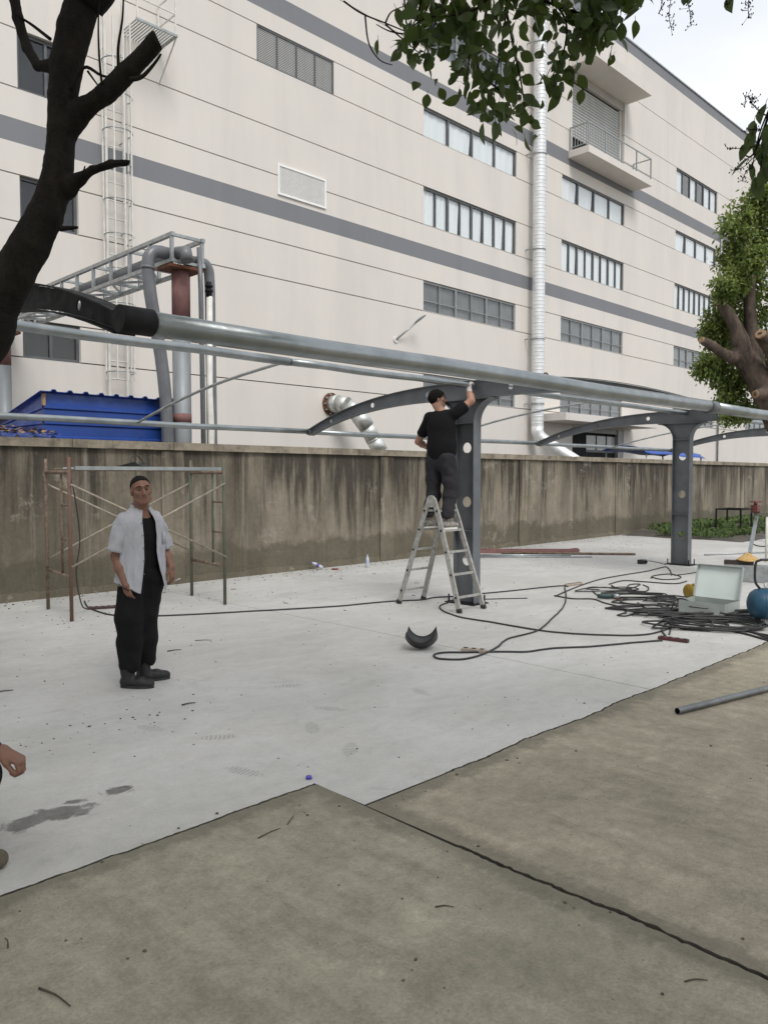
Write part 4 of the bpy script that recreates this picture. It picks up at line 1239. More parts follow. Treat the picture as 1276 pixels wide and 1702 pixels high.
straw.set(straw.ramp(straw.noise(v_, 30, 4), [(.35, (.60, .40, .16)), (.65, (.42, .26, .09))]), .85); straw.bump(straw.noise(v_, 90, 3), .5, .004)
hh.sheet(rows, closed=True); hh.build('crown_and_brim', straw.m, hat, solid=.005)
br = MB(); br.tube([(12.78 + .172 * 1.05 * math.cos(a), 4.72 + .172 * math.sin(a), .337 + .006 * math.sin(a * 3)) for a in [2 * math.pi * j / 40 for j in range(40)]], .004, 6, closed=True); br.build('brim_edge', straw.m, hat)

# ---- pipe stand with red vice and white legs
ps = thing('pipe_stand', 'work stand with slanting galvanised leg and red vice', 'work stand', (16.2, 5.9, 0))
MB().bar((14.2, 5.22, .28), (15.9, 5.72, .88), .05, .11).build('slanting_leg', M['galv'], ps)
MB().tube([(15.95, 5.55, 0.0), (15.95, 5.55, .88)], .024, 10).build('leg', M['white_metal'], ps)
MB().tube([(16.1, 4.9, 0.0), (15.7, 5.0, .95)], .028, 10).build('leg', M['scaf_rust'], ps)
MB().bar((15.85, 5.75, .92), (16.6, 4.2, .92), .06, .06).build('beam', M['scaf_green'], ps)
vc = MB(); vc.tube([(15.88, 5.74, .95), (15.88, 5.74, 1.01)], .08, 14); vc.box((15.80, 5.68, 1.01), (15.96, 5.80, 1.10)); vc.tube([(15.88, 5.74, 1.10), (15.88, 5.74, 1.18)], .035, 10); vc.tube([(15.80, 5.82, 1.16), (15.96, 5.66, 1.16)], .012, 8)
vc.build('vice', mat('vice_red', (.15, .04, .035), (.10, .03, .025), 8, .55), ps)
hs = MB(); hs.tube(spline([(15.9, 5.6, .8), (15.75, 5.7, .55), (15.8, 5.75, .35), (16.0, 5.55, .30), (16.2, 5.2, .45), (16.3, 5.0, .75)], 5), .012, 8); hs.build('hose', M['black_rubber'], ps)

# ---- black steel box frame by the weeds
bf = thing('steel_table_frame', 'black square-tube table frame standing in the weeds', 'table frame', (23.6, 9.0, 0))
X_, Y_, h = (23.1, 23.9), (8.75, 9.45), .72
fm_ = MB()
for x in X_:
    for y in Y_: MB().box((x - .02, y - .02, 0), (x + .02, y + .02, h - .04)).build('leg', M['greydark_or_shaded'], bf)
for x in X_: fm_.box((x - .02, Y_[0] - .02, h - .038), (x + .02, Y_[1] + .02, h))
for y in Y_: fm_.box((X_[0] + .02, y - .02, h - .037), (X_[1] - .02, y + .02, h - .001))
fm_.build('top_frame', M['greydark_or_shaded'], bf)

# ---- small tools on the floor
ag = thing('angle_grinder', 'green angle grinder lying among the tangled cables', 'angle grinder', (9.58, 5.34, 0))
gm = mat('dark_green_plastic', (.02, .055, .05), (.015, .04, .035), 9, .5)
dg = Vector((.62, -.785, 0)); g0 = Vector((9.50, 5.46, .04))
MB().tube([g0, g0 + dg * .05, g0 + dg * .13, g0 + dg * .21], [.026, .031, .034, .030], 14).build('motor_body', gm, ag)
MB().tube([g0 + dg * .21, g0 + dg * .26, g0 + dg * .29], [.032, .036, .022], 14).build('gear_head', M['galv_dull'], ag)
MB().tube([g0 + dg * .262 + Vector((0, 0, -.035)), g0 + dg * .262 + Vector((0, 0, -.030))], .05, 22).build('disc', M['rust'], ag)
MB().tube([g0 + dg * .25, g0 + dg * .25 + Vector((.07, .06, .05))], .013, 10).build('side_handle', M['black_rubber'], ag)


def power_strip(label, a, b, m):
    t = thing('power_strip', label, 'power strip', (a[0], a[1], 0), 0, 'power strips on the slab')
    A = Vector((a[0], a[1], 0)); B = Vector((b[0], b[1], 0)); d = (B - A); L = d.length; mx = Matrix.Translation(A) @ Matrix.Rotation(math.atan2(d.y, d.x), 4, 'Z')
    MB().box((0, -.028, .002), (L, .028, .034), mx).build('housing', m, t, bevel=.006)
    k = max(2, int(L / .065))
    sm_ = MB().box((-.018, -.018, 0), (.018, .018, .003)).mesh('socket', M['dark'])
    for i in range(k):
        p = mx @ Vector((L * (i + .5) / k, 0, .0345)); inst('socket', sm_, p, t, rot=(0, 0, math.atan2(d.y, d.x)))


power_strip('dark red power strip at the end of the long cable', (7.58, 3.66), (7.61, 3.36), mat('dark_red_plastic', (.10, .02, .022), (.05, .02, .02), 12, .5))
power_strip('dark power strip on the slab under the scaffold', (4.25, 9.47), (4.58, 9.33), mat('brown_black_plastic', (.035, .02, .018), (.06, .03, .025), 12, .5))
power_strip('cream power strip by the cable loop on the pale slab', (5.74, 4.72), (5.83, 4.50), mat('grubby_cream_plastic', (.45, .39, .32), (.33, .27, .21), 14, .6))
power_strip('cream power strip where two cables meet far out', (10.23, 6.42), (10.62, 6.38), mat('grubby_cream_plastic_b', (.42, .36, .28), (.33, .27, .21), 14, .6))
jb = thing('junction_box', 'small black junction box left of the second post', 'junction box', (13.94, 7.09, 0))
MB().box((13.86, 7.02, .0), (14.02, 7.14, .08)).build('box', M['black_plastic'], jb, bevel=.01)
MB().tube([(13.94, 7.02, .04), (13.95, 6.98, .04)], .018, 10).build('gland', M['greydark_or_shaded'], jb)

# ---- cables
cable_r = random.Random(21)


def cable(label, pts, r=.0095, cat='cable', wob=.006):
    """a cable lying on the slab: pts are ground points; it rides over itself where it crosses"""
    P = spline([(p[0], p[1], r + (p[2] if len(p) > 2 else 0)) for p in pts], 7)
    P = [Vector((p.x + wob * mnoise.noise((p.x * 6, p.y * 6, r * 99)), p.y + wob * mnoise.noise((p.x * 6, p.y * 6, 7)), max(p.z, r))) for p in P]
    o = MB().tube(P, r, 8).build('cable', M['black_rubber'])
    return tag(o, label, cat, 'black cables on the slab')


cable('long black cable running from the scaffold towards the post', [(4.50, 10.11), (4.30, 9.51), (4.28, 8.81), (4.59, 8.45), (5.03, 8.18), (5.61, 7.90), (6.08, 7.67), (6.59, 7.44), (7.00, 7.34), (7.40, 7.22), (7.72, 7.04), (8.01, 7.05), (8.29, 6.92), (8.70, 6.83), (9.25, 6.69), (10.15, 6.49), (10.20, 6.35)])
cable('black cable looping round the foot of the post and sweeping right', [(7.93, 6.62), (7.77, 6.64), (7.49, 6.52), (7.28, 6.29), (7.18, 6.09), (7.08, 5.79), (7.09, 5.42), (7.07, 5.03), (7.09, 4.63), (7.26, 4.24), (7.59, 3.87), (8.01, 3.81), (8.25, 3.85), (8.42, 3.94), (8.31, 3.95), (7.97, 3.81), (7.65, 3.60)])
cable('black cable with a flat loop beside the cream power strip', [(7.50, 3.58), (7.17, 3.75), (6.74, 3.94), (6.42, 4.15), (6.13, 4.24), (6.00, 4.36), (5.84, 4.51), (5.68, 4.64), (5.55, 4.76), (5.43, 4.78), (5.35, 4.72), (5.33, 4.61), (5.47, 4.47), (5.74, 4.47), (6.08, 4.56), (6.48, 4.72), (7.06, 4.76), (7.78, 5.05), (8.47, 5.35), (9.22, 5.77), (10.11, 6.35)])
cable('thin black cable lying straight right of the ladder foot', [(8.29, 6.55), (8.54, 6.37), (8.85, 6.14)], .007)
cable('black cable rising from the red strip past the tool case', [(7.84, 3.67), (8.37, 3.89), (9.05, 4.17), (9.66, 4.43), (10.25, 4.67)], .008)
cable('black cable running from the tangle to the foot of the second post', [(9.25, 5.96), (9.88, 6.14), (10.60, 6.32), (11.36, 6.45), (12.25, 6.45), (12.86, 6.43), (13.43, 6.49), (13.70, 6.49), (13.22, 6.19), (12.60, 5.87)])
cable('black cable along the lower side of the tangle', [(9.29, 6.00), (9.23, 5.68), (9.39, 5.46), (9.22, 5.20), (9.06, 4.89), (8.79, 4.66), (8.59, 4.63), (8.49, 4.61), (8.53, 4.52), (8.82, 4.52), (8.97, 4.36), (9.07, 4.15)])
cable('black cable zigzagging through the middle of the tangle', [(10.07, 5.87), (9.66, 5.48), (10.15, 5.38), (10.34, 5.03), (10.47, 4.75)])
cable('black cable in wide bends behind the grinder', [(10.87, 6.05), (11.40, 6.10), (11.51, 5.80), (11.64, 5.38), (12.04, 5.37)])
cable('black cable with two bends left of the tool case', [(10.77, 5.96), (10.52, 5.68), (10.76, 5.61), (11.20, 5.72), (11.02, 5.80), (10.55, 5.56), (10.54, 5.31), (10.93, 5.44), (11.17, 5.65)])
cable('black cable curving towards the yellow reel', [(12.14, 6.00), (11.98, 5.74), (12.22, 5.60), (12.55, 5.70), (12.73, 5.97), (12.31, 6.05), (12.00, 5.93)])
cable('black cable crossing from tangle to the tool case corner', [(9.53, 4.89), (9.18, 4.58), (9.24, 4.46), (9.58, 4.50), (9.83, 4.52)])
cable('black cable ending near the junction box', [(14.37, 7.26), (14.46, 7.17), (14.28, 6.90), (14.06, 6.68)], .006)
cable('grey flex trailing from second post to the right', [(14.43, 6.46), (14.42, 6.32), (14.44, 6.16), (14.52, 6.08)], .008)
cable('black cable passing behind the tool case', [(12.63, 5.84), (13.05, 5.77), (13.32, 5.73), (13.09, 5.38)], .008)
# heap: loops of heavy cable in front of the case
def loops(label, cx, cy, rx, ry, rot, n, seed, r=.0105, jit=.05, tail=None):
    q = random.Random(seed); pts = []
    for i in range(n * 9 + 1):
        a = 2 * math.pi * i / 9 + seed
        k = 1 + q.uniform(-jit, jit) * 2
        x, y = rx * k * math.cos(a) + q.uniform(-jit, jit) * .25, ry * k * math.sin(a) + q.uniform(-jit, jit) * .25
        pts.append((cx + x * math.cos(rot) - y * math.sin(rot), cy + x * math.sin(rot) + y * math.cos(rot), .021 * (i / 9) * .7))
    if tail: pts += [(p[0], p[1], .0) for p in tail]
    return cable(label, pts, r)


loops('heavy coil of black cable in front of the tool case', 8.62, 3.52, .44, .30, -.85, 4, 3, .0115, .11, [(8.58, 3.20), (8.37, 2.87), (8.21, 2.52)])
loops('upper coil of black cable under the tool case edge', 8.95, 3.85, .50, .20, -.9, 3, 5, .011, .10)
loops('loose coil of black cable left of the tool case', 9.75, 4.75, .45, .28, -.7, 2, 8, .0095, .12)
loops('bunch of black cable between tool case and compressor', 9.6, 3.42, .40, .22, -.6, 4, 11, .010, .12)
loops('small coil of black cable by the grinder', 10.0, 5.2, .42, .24, -.6, 2, 14, .0085, .1)
loops('flat bunch of black cable below the tool case', 9.0, 4.25, .42, .17, -.75, 3, 17, .0105, .1)
loops('tangled black cable left of the grinder', 10.3, 5.75, .40, .22, -.5, 2, 23, .0085, .22)
loops('tangled black cable in front of the yellow reel', 9.95, 4.55, .34, .24, -.9, 3, 29, .009, .24)
loops('messy loop of black cable by the case handle', 9.15, 4.55, .36, .22, -.8, 2, 33, .010, .22)
loops('messy loop of black cable at the near side of the heap', 8.45, 3.75, .34, .26, -.7, 2, 37, .011, .2)
cable('heavy cable running off to the right edge', [(8.67, 3.49), (8.67, 3.29), (8.54, 3.06), (8.50, 2.84), (8.52, 2.56)], .0115)
cable('heavy cable beside the compressor foot', [(8.51, 3.36), (8.41, 3.10), (8.25, 2.83), (8.07, 2.47)], .0115)
vc_ = MB(); vc_.tube(spline([(3.86, 9.02, 1.70), (3.93, 9.03, 1.4), (4.0, 9.08, .9), (3.98, 9.15, .5), (4.08, 9.25, .12), (4.22, 9.42, .02)], 6), .008, 8)
tag(vc_.build('cable', M['black_rubber']), 'black cable hanging down inside the scaffold', 'cable', 'black cables on the slab')

# ---- weeds, spoil and litter
wr = random.Random(4)
bed = MB(); rows = []
for i in range(40):
    row = []
    for j in range(26):
        x = 20.3 + 12 * i / 39; y = 7.6 + 3.3 * j / 25
        e = min(i / 4, (39 - i) / 4, j / 4, 1.0); e = max(0, min(1, e))
        yb_ = y - (1.2 * max(0, (21.6 - x)) if j < 12 else 0) * 0
        row.append((x + .25 * mnoise.noise((y, i * .3, 2)), y + .25 * mnoise.noise((x, 4, 0)), .002 + e * (.10 + .09 * mnoise.noise((x * 1.7, y * 1.7, 0)) + .04 * mnoise.noise((x * 6, y * 6, 3)))))
    rows.append(row)
bed.sheet(rows); tag(bed.build('earth_bed', M['dirt']), 'strip of bare earth along the wall at right', None, None, 'structure')
gr = MB()
M['weed'] = mat('weed_leaf', (0.14, 0.20, 0.06), (0.06, 0.10, 0.03), 5, 0.7, space='World')
for k in range(5200):
    x = wr.uniform(20.4, 30); y = wr.uniform(8.0, 10.75)
    if mnoise.noise((x * .9, y * 1.1, 8)) < -.12: continue
    if y < 8.6 and wr.random() < .6: continue
    h = wr.uniform(.05, .22) * (1.3 if y > 9.3 else .8); a = wr.uniform(0, 6.28); l_ = wr.uniform(.03, .10); w = wr.uniform(.012, .03)
    dx_, dy_ = math.cos(a), math.sin(a); z0 = .06
    p = Vector((x, y, z0)); q = p + Vector((dx_ * l_ * .4, dy_ * l_ * .4, h)); tq = p + Vector((dx_ * l_ * 1.6, dy_ * l_ * 1.6, h * wr.uniform(.7, 1.0)))
    s_ = Vector((-dy_, dx_, 0)) * w
    gr._add([p, q - s_, tq, q + s_], [(0, 1, 2), (0, 2, 3)])
tag(gr.build('weeds', M['weed']), 'low green weeds growing on the earth strip by the wall', 'weeds', None, 'stuff')

lt_ = MB()
def chip(x, y, s_, z=0.0):
    a = wr.uniform(0, 6.28); n_ = wr.choice((4, 5)); h = s_ * wr.uniform(.25, .6)
    P = [(x + s_ * wr.uniform(.6, 1) * math.cos(a + 6.283 * k / n_), y + s_ * wr.uniform(.6, 1) * math.sin(a + 6.283 * k / n_)) for k in range(n_)]
    lt_.prism(P, z + .0008, z + h)
for k in range(1300):        # crumbs over the whole yard
    x, y = wr.uniform(.6, 10), wr.uniform(1.0, 10.4)
    chip(x, y, wr.choice((.002, .003, .004, .005, .0085)) * wr.uniform(.7, 1.3))
for k in range(420):        # rubble along the wall foot
    x = wr.uniform(3, 22); y = wall_pt(x)[1] - abs(wr.gauss(0, .28)) - .05
    chip(x, y, wr.uniform(.004, .018))
for cx_, cy_, n_, sp in ((8.0, 6.5, 90, .30), (9.0, 10.3, 60, .3), (10.5, 9.6, 40, .25), (14.6, 6.7, 70, .3), (17.5, 9.6, 90, .5), (16.5, 8.8, 60, .4), (6.0, 9.0, 50, .5), (4.2, 9.0, 60, .5), (2.2, 4.9, 40, .5), (12.8, 8.0, 50, .5)):
    for k in range(n_): chip(cx_ + wr.gauss(0, sp), cy_ + wr.gauss(0, sp * .6), wr.uniform(.003, .012))
tag(lt_.build('grit', M['dirt']), 'dark crumbs of grit scattered over the slabs', 'grit', None, 'stuff')

M['bark_twig'] = mat('dry_twig', (0.075, 0.055, 0.038), (0.045, 0.033, 0.024), 20, 0.9)
TW = [((.955, 2.53), (.99, 2.375), .0042, 'straight dry twig at the lower left of the brown slab'), ((2.08, 2.90), (2.215, 2.91), .003, 'thin twig left of the dark slab joint'),
      ((2.265, 2.92), (2.345, 2.975), .0028, 'short twig just below the slab corner'), ((.965, 2.83), (.98, 2.90), .003, 'tiny bent twig at the left edge'),
      ((2.22, 1.95), (2.27, 1.90), .003, 'tiny twig in the middle of the brown slab'), ((2.46, 1.08), (2.52, 1.03), .003, 'forked twig near the bottom right'),
      ((2.93, 5.0), (3.03, 4.98), .006, 'dark chip of wood lying right of the man'), ((2.05, 6.3), (2.22, 6.27), .006, 'dark stick on the pale slab left of the man'),
      ((3.75, 6.65), (3.88, 6.62), .006, 'dark stick behind the man'), ((4.2, 6.9), (4.33, 6.8), .004, 'thin stick between the man and the ladder')]
for a, b, r_, lb in TW:
    m_ = ((a[0] + b[0]) / 2 + .006, (a[1] + b[1]) / 2 + .004)
    o = MB().tube(spline([(a[0], a[1], r_), (m_[0], m_[1], r_ * 1.5), (b[0], b[1], r_)], 4), [r_ * (1 - .5 * k / 8) for k in range(9)], 6).build('twig', M['bark_twig'])
    tag(o, lb, 'twig', 'twigs on the ground')
for k in range(16):
    x, y = wr.uniform(5.5, 9.5), wr.uniform(7.0, 10.2)
    a = wr.uniform(0, 3.14); L = wr.uniform(.03, .10)
    lt2 = MB() if k == 0 else lt2
    lt2.tube([(x, y, .004), (x + L * math.cos(a), y + L * math.sin(a), .005)], .004, 5)
tag(lt2.build('wood_splinters', M['bark_twig']), 'dark wood splinters strewn before the wall', 'splinters', None, 'stuff')
# fallen leaves on the lean-to roof
fl_ = MB()
for k in range(420):
    x, y = wr.uniform(2.3, 4.7), wr.uniform(11.16, 12.3); z = 2.235 + (y - 11.15) * .112; a = wr.uniform(0, 6.28); s_ = wr.uniform(.03, .055)
    u_ = Vector((math.cos(a), math.sin(a), wr.uniform(-.3, .5))) * s_; v_2 = Vector((-math.sin(a), math.cos(a), wr.uniform(-.3, .5))) * s_ * .6; c = Vector((x, y, z + wr.uniform(0, .05)))
    fl_._add([c - u_, c - v_2, c + u_, c + v_2], [(0, 1, 2, 3)])
tag(fl_.build('fallen_leaves', mat('dead_leaf', (.34, .21, .09), (.18, .10, .045), 4, .85, space='World', stretch=(6, 6, 6))), 'brown fallen leaves heaped on the blue lean-to roof', 'leaves', None, 'stuff')

# ================================================================ ORGANIC SURFACES: distance fields turned into one continuous mesh
class Field:
    """smooth union of tapered capsules and ellipsoids on a grid; mesh() draws one closed skin round it"""
    def __init__(s, lo, hi, h):
        s.lo = np.array(lo, np.float32); s.h = h
        s.n = np.ceil((np.array(hi) - np.array(lo)) / h).astype(int) + 1
        s.f = np.full(s.n, 9.0, np.float32)

    def _block(s, lo, hi):
        a = np.clip(np.floor((np.array(lo) - s.lo) / s.h).astype(int), 0, s.n); b = np.clip(np.ceil((np.array(hi) - s.lo) / s.h).astype(int) + 1, 0, s.n)
        sl = tuple(slice(i, j) for i, j in zip(a, b))
        ax = [s.lo[k] + s.h * np.arange(a[k], b[k], dtype=np.float32) for k in range(3)]
        return sl, np.meshgrid(*ax, indexing='ij', sparse=True)

    def _join(s, sl, d, k, op):
        a = s.f[sl]
        if op == 'add':
            h = np.clip(.5 + .5 * (a - d) / k, 0, 1); s.f[sl] = a + (d - a) * h - k * h * (1 - h)
        else:
            h = np.clip(.5 - .5 * (a + d) / k, 0, 1); s.f[sl] = a + (-d - a) * h + k * h * (1 - h)

    def cap(s, a, b, ra, rb=None, k=.02, op='add', flat=None):
        """tapered capsule; flat = (axis, factor) squashes the section along an axis"""
        rb = ra if rb is None else rb; a = np.array(a, float); b = np.array(b, float); m = max(ra, rb) + k * 1.6 + 2 * s.h
        sl, (X, Y, Z) = s._block(np.minimum(a, b) - m, np.maximum(a, b) + m)
        if 0 in [q.stop - q.start for q in sl]: return s
        ab = b - a; L2 = max(float(ab @ ab), 1e-12)
        t = np.clip(((X - a[0]) * ab[0] + (Y - a[1]) * ab[1] + (Z - a[2]) * ab[2]) / L2, 0, 1)
        dx, dy, dz = X - a[0] - t * ab[0], Y - a[1] - t * ab[1], Z - a[2] - t * ab[2]
        if flat is not None:
            n = np.array(flat[0], float); n /= np.linalg.norm(n); w = dx * n[0] + dy * n[1] + dz * n[2]; e = (1 / flat[1] - 1) * w
            dx, dy, dz = dx + e * n[0], dy + e * n[1], dz + e * n[2]
        s._join(sl, (np.sqrt(dx * dx + dy * dy + dz * dz) - (ra + (rb - ra) * t)).astype(np.float32), k, op); return s

    def ell(s, c, r, rot=None, k=.02, op='add'):
        c = np.array(c, float); r = np.array(r, float); m = r.max() + k * 1.6 + 2 * s.h
        sl, (X, Y, Z) = s._block(c - m, c + m)
        if 0 in [q.stop - q.start for q in sl]: return s
        Q = np.eye(3) if rot is None else np.array(rot)          # columns = local axes
        u = [(X - c[0]) * Q[0, i] + (Y - c[1]) * Q[1, i] + (Z - c[2]) * Q[2, i] for i in range(3)]
        k0 = np.sqrt(sum((u[i] / r[i]) ** 2 for i in range(3))); k1 = np.sqrt(sum((u[i] / r[i] ** 2) ** 2 for i in range(3)))
        s._join(sl, (k0 * (k0 - 1) / np.maximum(k1, 1e-6)).astype(np.float32), k, op); return s

    def chain(s, pts, rad, k=.02, **kw):
        for a, b, ra, rb in zip(pts[:-1], pts[1:], rad[:-1], rad[1:]): s.cap(a, b, ra, rb, k, **kw)
        return s

    def grid(s):
        return np.meshgrid(*[s.lo[k] + s.h * np.arange(s.n[k], dtype=np.float32) for k in range(3)], indexing='ij', sparse=True)

    def keep(s, d):
        """keep only where d < 0 (a sharp cut)"""
        s.f = np.maximum(s.f, d.astype(np.float32)); return s

    def mesh(s):
        f = s.f; ins = f < 0
        n = np.array(f.shape); cell = n - 1
        cnt = np.zeros(cell, np.int8)
        for i in (0, 1):
            for j in (0, 1):
                for k in (0, 1): cnt += ins[i:i + cell[0], j:j + cell[1], k:k + cell[2]]
        act = np.argwhere((cnt > 0) & (cnt < 8))
        idx = np.full(cell, -1, np.int32); idx[act[:, 0], act[:, 1], act[:, 2]] = np.arange(len(act))
        co = [(i, j, k) for i in (0, 1) for j in (0, 1) for k in (0, 1)]
        val = np.stack([f[act[:, 0] + i, act[:, 1] + j, act[:, 2] + k] for i, j, k in co], 1)
        acc = np.zeros((len(act), 3), np.float32); num = np.zeros((len(act), 1), np.float32)
        for p in range(8):
            for q in range(p + 1, 8):
                if sum(abs(a - b) for a, b in zip(co[p], co[q])) != 1: continue
                va, vb = val[:, p], val[:, q]; cr = (va < 0) != (vb < 0)
                t = np.where(cr, va / np.where(cr, va - vb, 1), 0)[:, None]
                A = np.array(co[p], np.float32); B = np.array(co[q], np.float32)
                acc += np.where(cr[:, None], A + (B - A) * t, 0); num += cr[:, None]
        V = s.lo + s.h * (act + acc / np.maximum(num, 1))
        F = []
        for ax in range(3):
            b, c = (ax + 1) % 3, (ax + 2) % 3
            sl0 = [slice(None)] * 3; sl1 = [slice(None)] * 3; sl0[ax] = slice(0, -1); sl1[ax] = slice(1, None)
            e = np.argwhere(ins[tuple(sl0)] != ins[tuple(sl1)])
            e = e[(e[:, b] > 0) & (e[:, c] > 0) & (e[:, b] < cell[b]) & (e[:, c] < cell[c])]
            q = []
            for ob, oc in ((-1, -1), (0, -1), (0, 0), (-1, 0)):
                w = e.copy(); w[:, b] += ob; w[:, c] += oc; q.append(idx[w[:, 0], w[:, 1], w[:, 2]])
            q = np.stack(q, 1); flip = ~ins[e[:, 0], e[:, 1], e[:, 2]]
            q[flip] = q[flip][:, ::-1]; F.append(q)
        return V.astype(np.float64), np.concatenate(F)


def smooth_noise(P, freq, seed, dirs=7, stretch=(1, 1, 1)):
    r_ = np.random.RandomState(seed); o = np.zeros(len(P)); Q = P * np.array(stretch)
    w = np.stack([np.sin(Q @ r_.normal(size=3) * freq * .45 + r_.uniform(0, 6)) for _ in range(3)], 1) * .6 / freq
    Q = Q + w
    for _ in range(dirs):
        d = r_.normal(size=3); d /= np.linalg.norm(d); o += np.sin(Q @ d * freq * r_.uniform(.6, 1.6) + r_.uniform(0, 6.28))
    return o / dirs


def np_normals(V, F):
    n = np.zeros_like(V); fn_ = np.cross(V[F[:, 2]] - V[F[:, 0]], V[F[:, 3]] - V[F[:, 1]])
    for k in range(4): np.add.at(n, F[:, k], fn_)
    return n / np.maximum(np.linalg.norm(n, axis=1)[:, None], 1e-9)


def relax(V, F, it=1, lam=.5):
    for _ in range(it):
        acc = np.zeros_like(V); c = np.zeros((len(V), 1))
        for a, b in ((0, 1), (1, 2), (2, 3), (3, 0)):
            np.add.at(acc, F[:, a], V[F[:, b]]); np.add.at(acc, F[:, b], V[F[:, a]]); np.add.at(c, F[:, a], 1); np.add.at(c, F[:, b], 1)
        V = V + lam * (acc / np.maximum(c, 1) - V)
    return V


def np_build(name, V, F, m, parent=None, smooth=True):
    me = bpy.data.meshes.new(name); off = OFF.get(parent) if parent is not None else None
    if off is not None: V = V - np.array(off)
    me.from_pydata(V.tolist(), [], F.tolist())
    for q in (m if isinstance(m, (list, tuple)) else [m]): me.materials.append(q)
    me.polygons.foreach_set('use_smooth', [smooth] * len(F)); me.update()
    o = bpy.data.objects.new(name, me); link(o, parent); OFF[o] = off if off is not None else Vector((0, 0, 0))
    return o


# ================================================================ TREES
def bark_mat(name, c1, c2, sc=1.0):
    t = NT(name); v = t.coords('World', (1, 1, .35))
    a = t.ramp(t.noise(v, 14 * sc, 7, .7, .6), [(.32, c2), (.66, c1)])
    v2 = t.coords('World'); a = t.mix(t.ramp(t.noise(v2, 3, 5, .6), [(.5, 0.0), (.7, .5)]), a, tuple(x * 1.35 for x in c1))
    t.set(a, .95, spec=.15)
    t.bump(t.math('ADD', t.noise(v, 22 * sc, 7, .75, .5), t.math('MULTIPLY', t.noise(v2, 90 * sc, 4), .3)), 1.0, .02)
    return t.m


def leaf_mat(name, c1, c2, trans=.25, rough=.45):
    t = NT(name)
    oi = t.n('ShaderNodeObjectInfo'); v = t.coords('World')
    f_ = t.math('ADD', t.math('MULTIPLY', oi.outputs['Random'], .35), t.math('MULTIPLY', t.noise(v, 7, 3), .75))
    col = t.ramp(f_, [(.3, c2), (.75, c1)])
    t.set(col, rough, spec=.35)
    tl = t.n('ShaderNodeBsdfTranslucent'); t.l(t.mix(.5, col, (.16, .22, .03)), tl.inputs['Color'])
    mx = t.n('ShaderNodeMixShader'); mx.inputs[0].default_value = trans
    t.l(t.b.outputs[0], mx.inputs[1]); t.l(tl.outputs[0], mx.inputs[2]); t.l(mx.outputs[0], t.out.inputs['Surface'])
    return t.m


M['bark_dark'] = bark_mat('dark_bark', (0.022, 0.018, 0.015), (0.008, 0.007, 0.006))  # near-black bark, mottled by noise
M['bark_brown'] = bark_mat('brown_bark', (0.135, 0.105, 0.085), (0.030, 0.023, 0.019), .45)
M['cut_wood'] = mat('sawn_wood_face', (0.34, 0.22, 0.13), (0.22, 0.135, 0.08), 18, 0.85, 0, 0.3, 60)
M['leaf_dark'] = leaf_mat('dark_green_leaf', (0.052, 0.082, 0.022), (0.026, 0.043, 0.014), .30)
M['leaf_mid'] = leaf_mat('camphor_leaf', (0.20, 0.27, 0.085), (0.105, 0.155, 0.048), .45)
M['leaf_pale'] = leaf_mat('pale_camphor_leaf', (0.36, 0.41, 0.13), (0.23, 0.29, 0.085), .45)


def wood(name, parts, lo, hi, h, m, parent, bark=.012, freq=26, k=.05, seed=1):
    F_ = Field(lo, hi, h)
    for pts, rad in parts: F_.chain(pts, rad, k)
    V, Q = F_.mesh(); V = relax(V, Q, 1)
    N = np_normals(V, Q)
    V = V + N * (smooth_noise(V, freq, seed, 9, (1, 1, .35)) * bark + smooth_noise(V, freq * 2.7, seed + 1, 9, (1, 1, .4)) * bark * .6)[:, None]
    return np_build(name, V, Q, m, parent)


# ---- dark tree at the left: trunk in view, crown overhead out of the picture
lt1 = thing('leaning_tree', 'dark leaning tree trunk with sawn stubs in front of the building', 'tree', (.10, 4.55, 0))
parts = [(((1.057, 3.527, 2.121), (1.158, 3.412, 2.338), (1.221, 3.357, 2.472), (1.273, 3.313, 2.582), (1.319, 3.275, 2.704), (1.350, 3.251, 2.814), (1.367, 3.240, 2.914), (1.380, 3.236, 3.051), (1.388, 3.237, 3.192), (1.400, 3.232, 3.314), (1.429, 3.213, 3.461), (1.461, 3.189, 3.583), (1.500, 3.160, 3.729)),
          (.102, .096, .088, .080, .071, .064, .058, .057, .060, .065, .068, .069, .070)),
         (((1.396, 3.221, 3.058), (1.438, 3.155, 3.134), (1.491, 3.078, 3.185), (1.552, 2.994, 3.264), (1.625, 2.899, 3.377)), (.052, .047, .043, .040, .037)),      # thick sawn stub
         (((1.388, 3.213, 2.821), (1.415, 3.160, 2.848), (1.447, 3.102, 2.877), (1.489, 3.033, 2.895), (1.532, 2.961, 2.892)), (.045, .030, .022, .019, .014)),    # thin low stub
         (((1.366, 3.296, 3.325), (1.346, 3.374, 3.345), (1.332, 3.450, 3.442), (1.316, 3.503, 3.579), (1.310, 3.547, 3.744)), (.03, .022, .024, .026, .028))]           # grey side branch


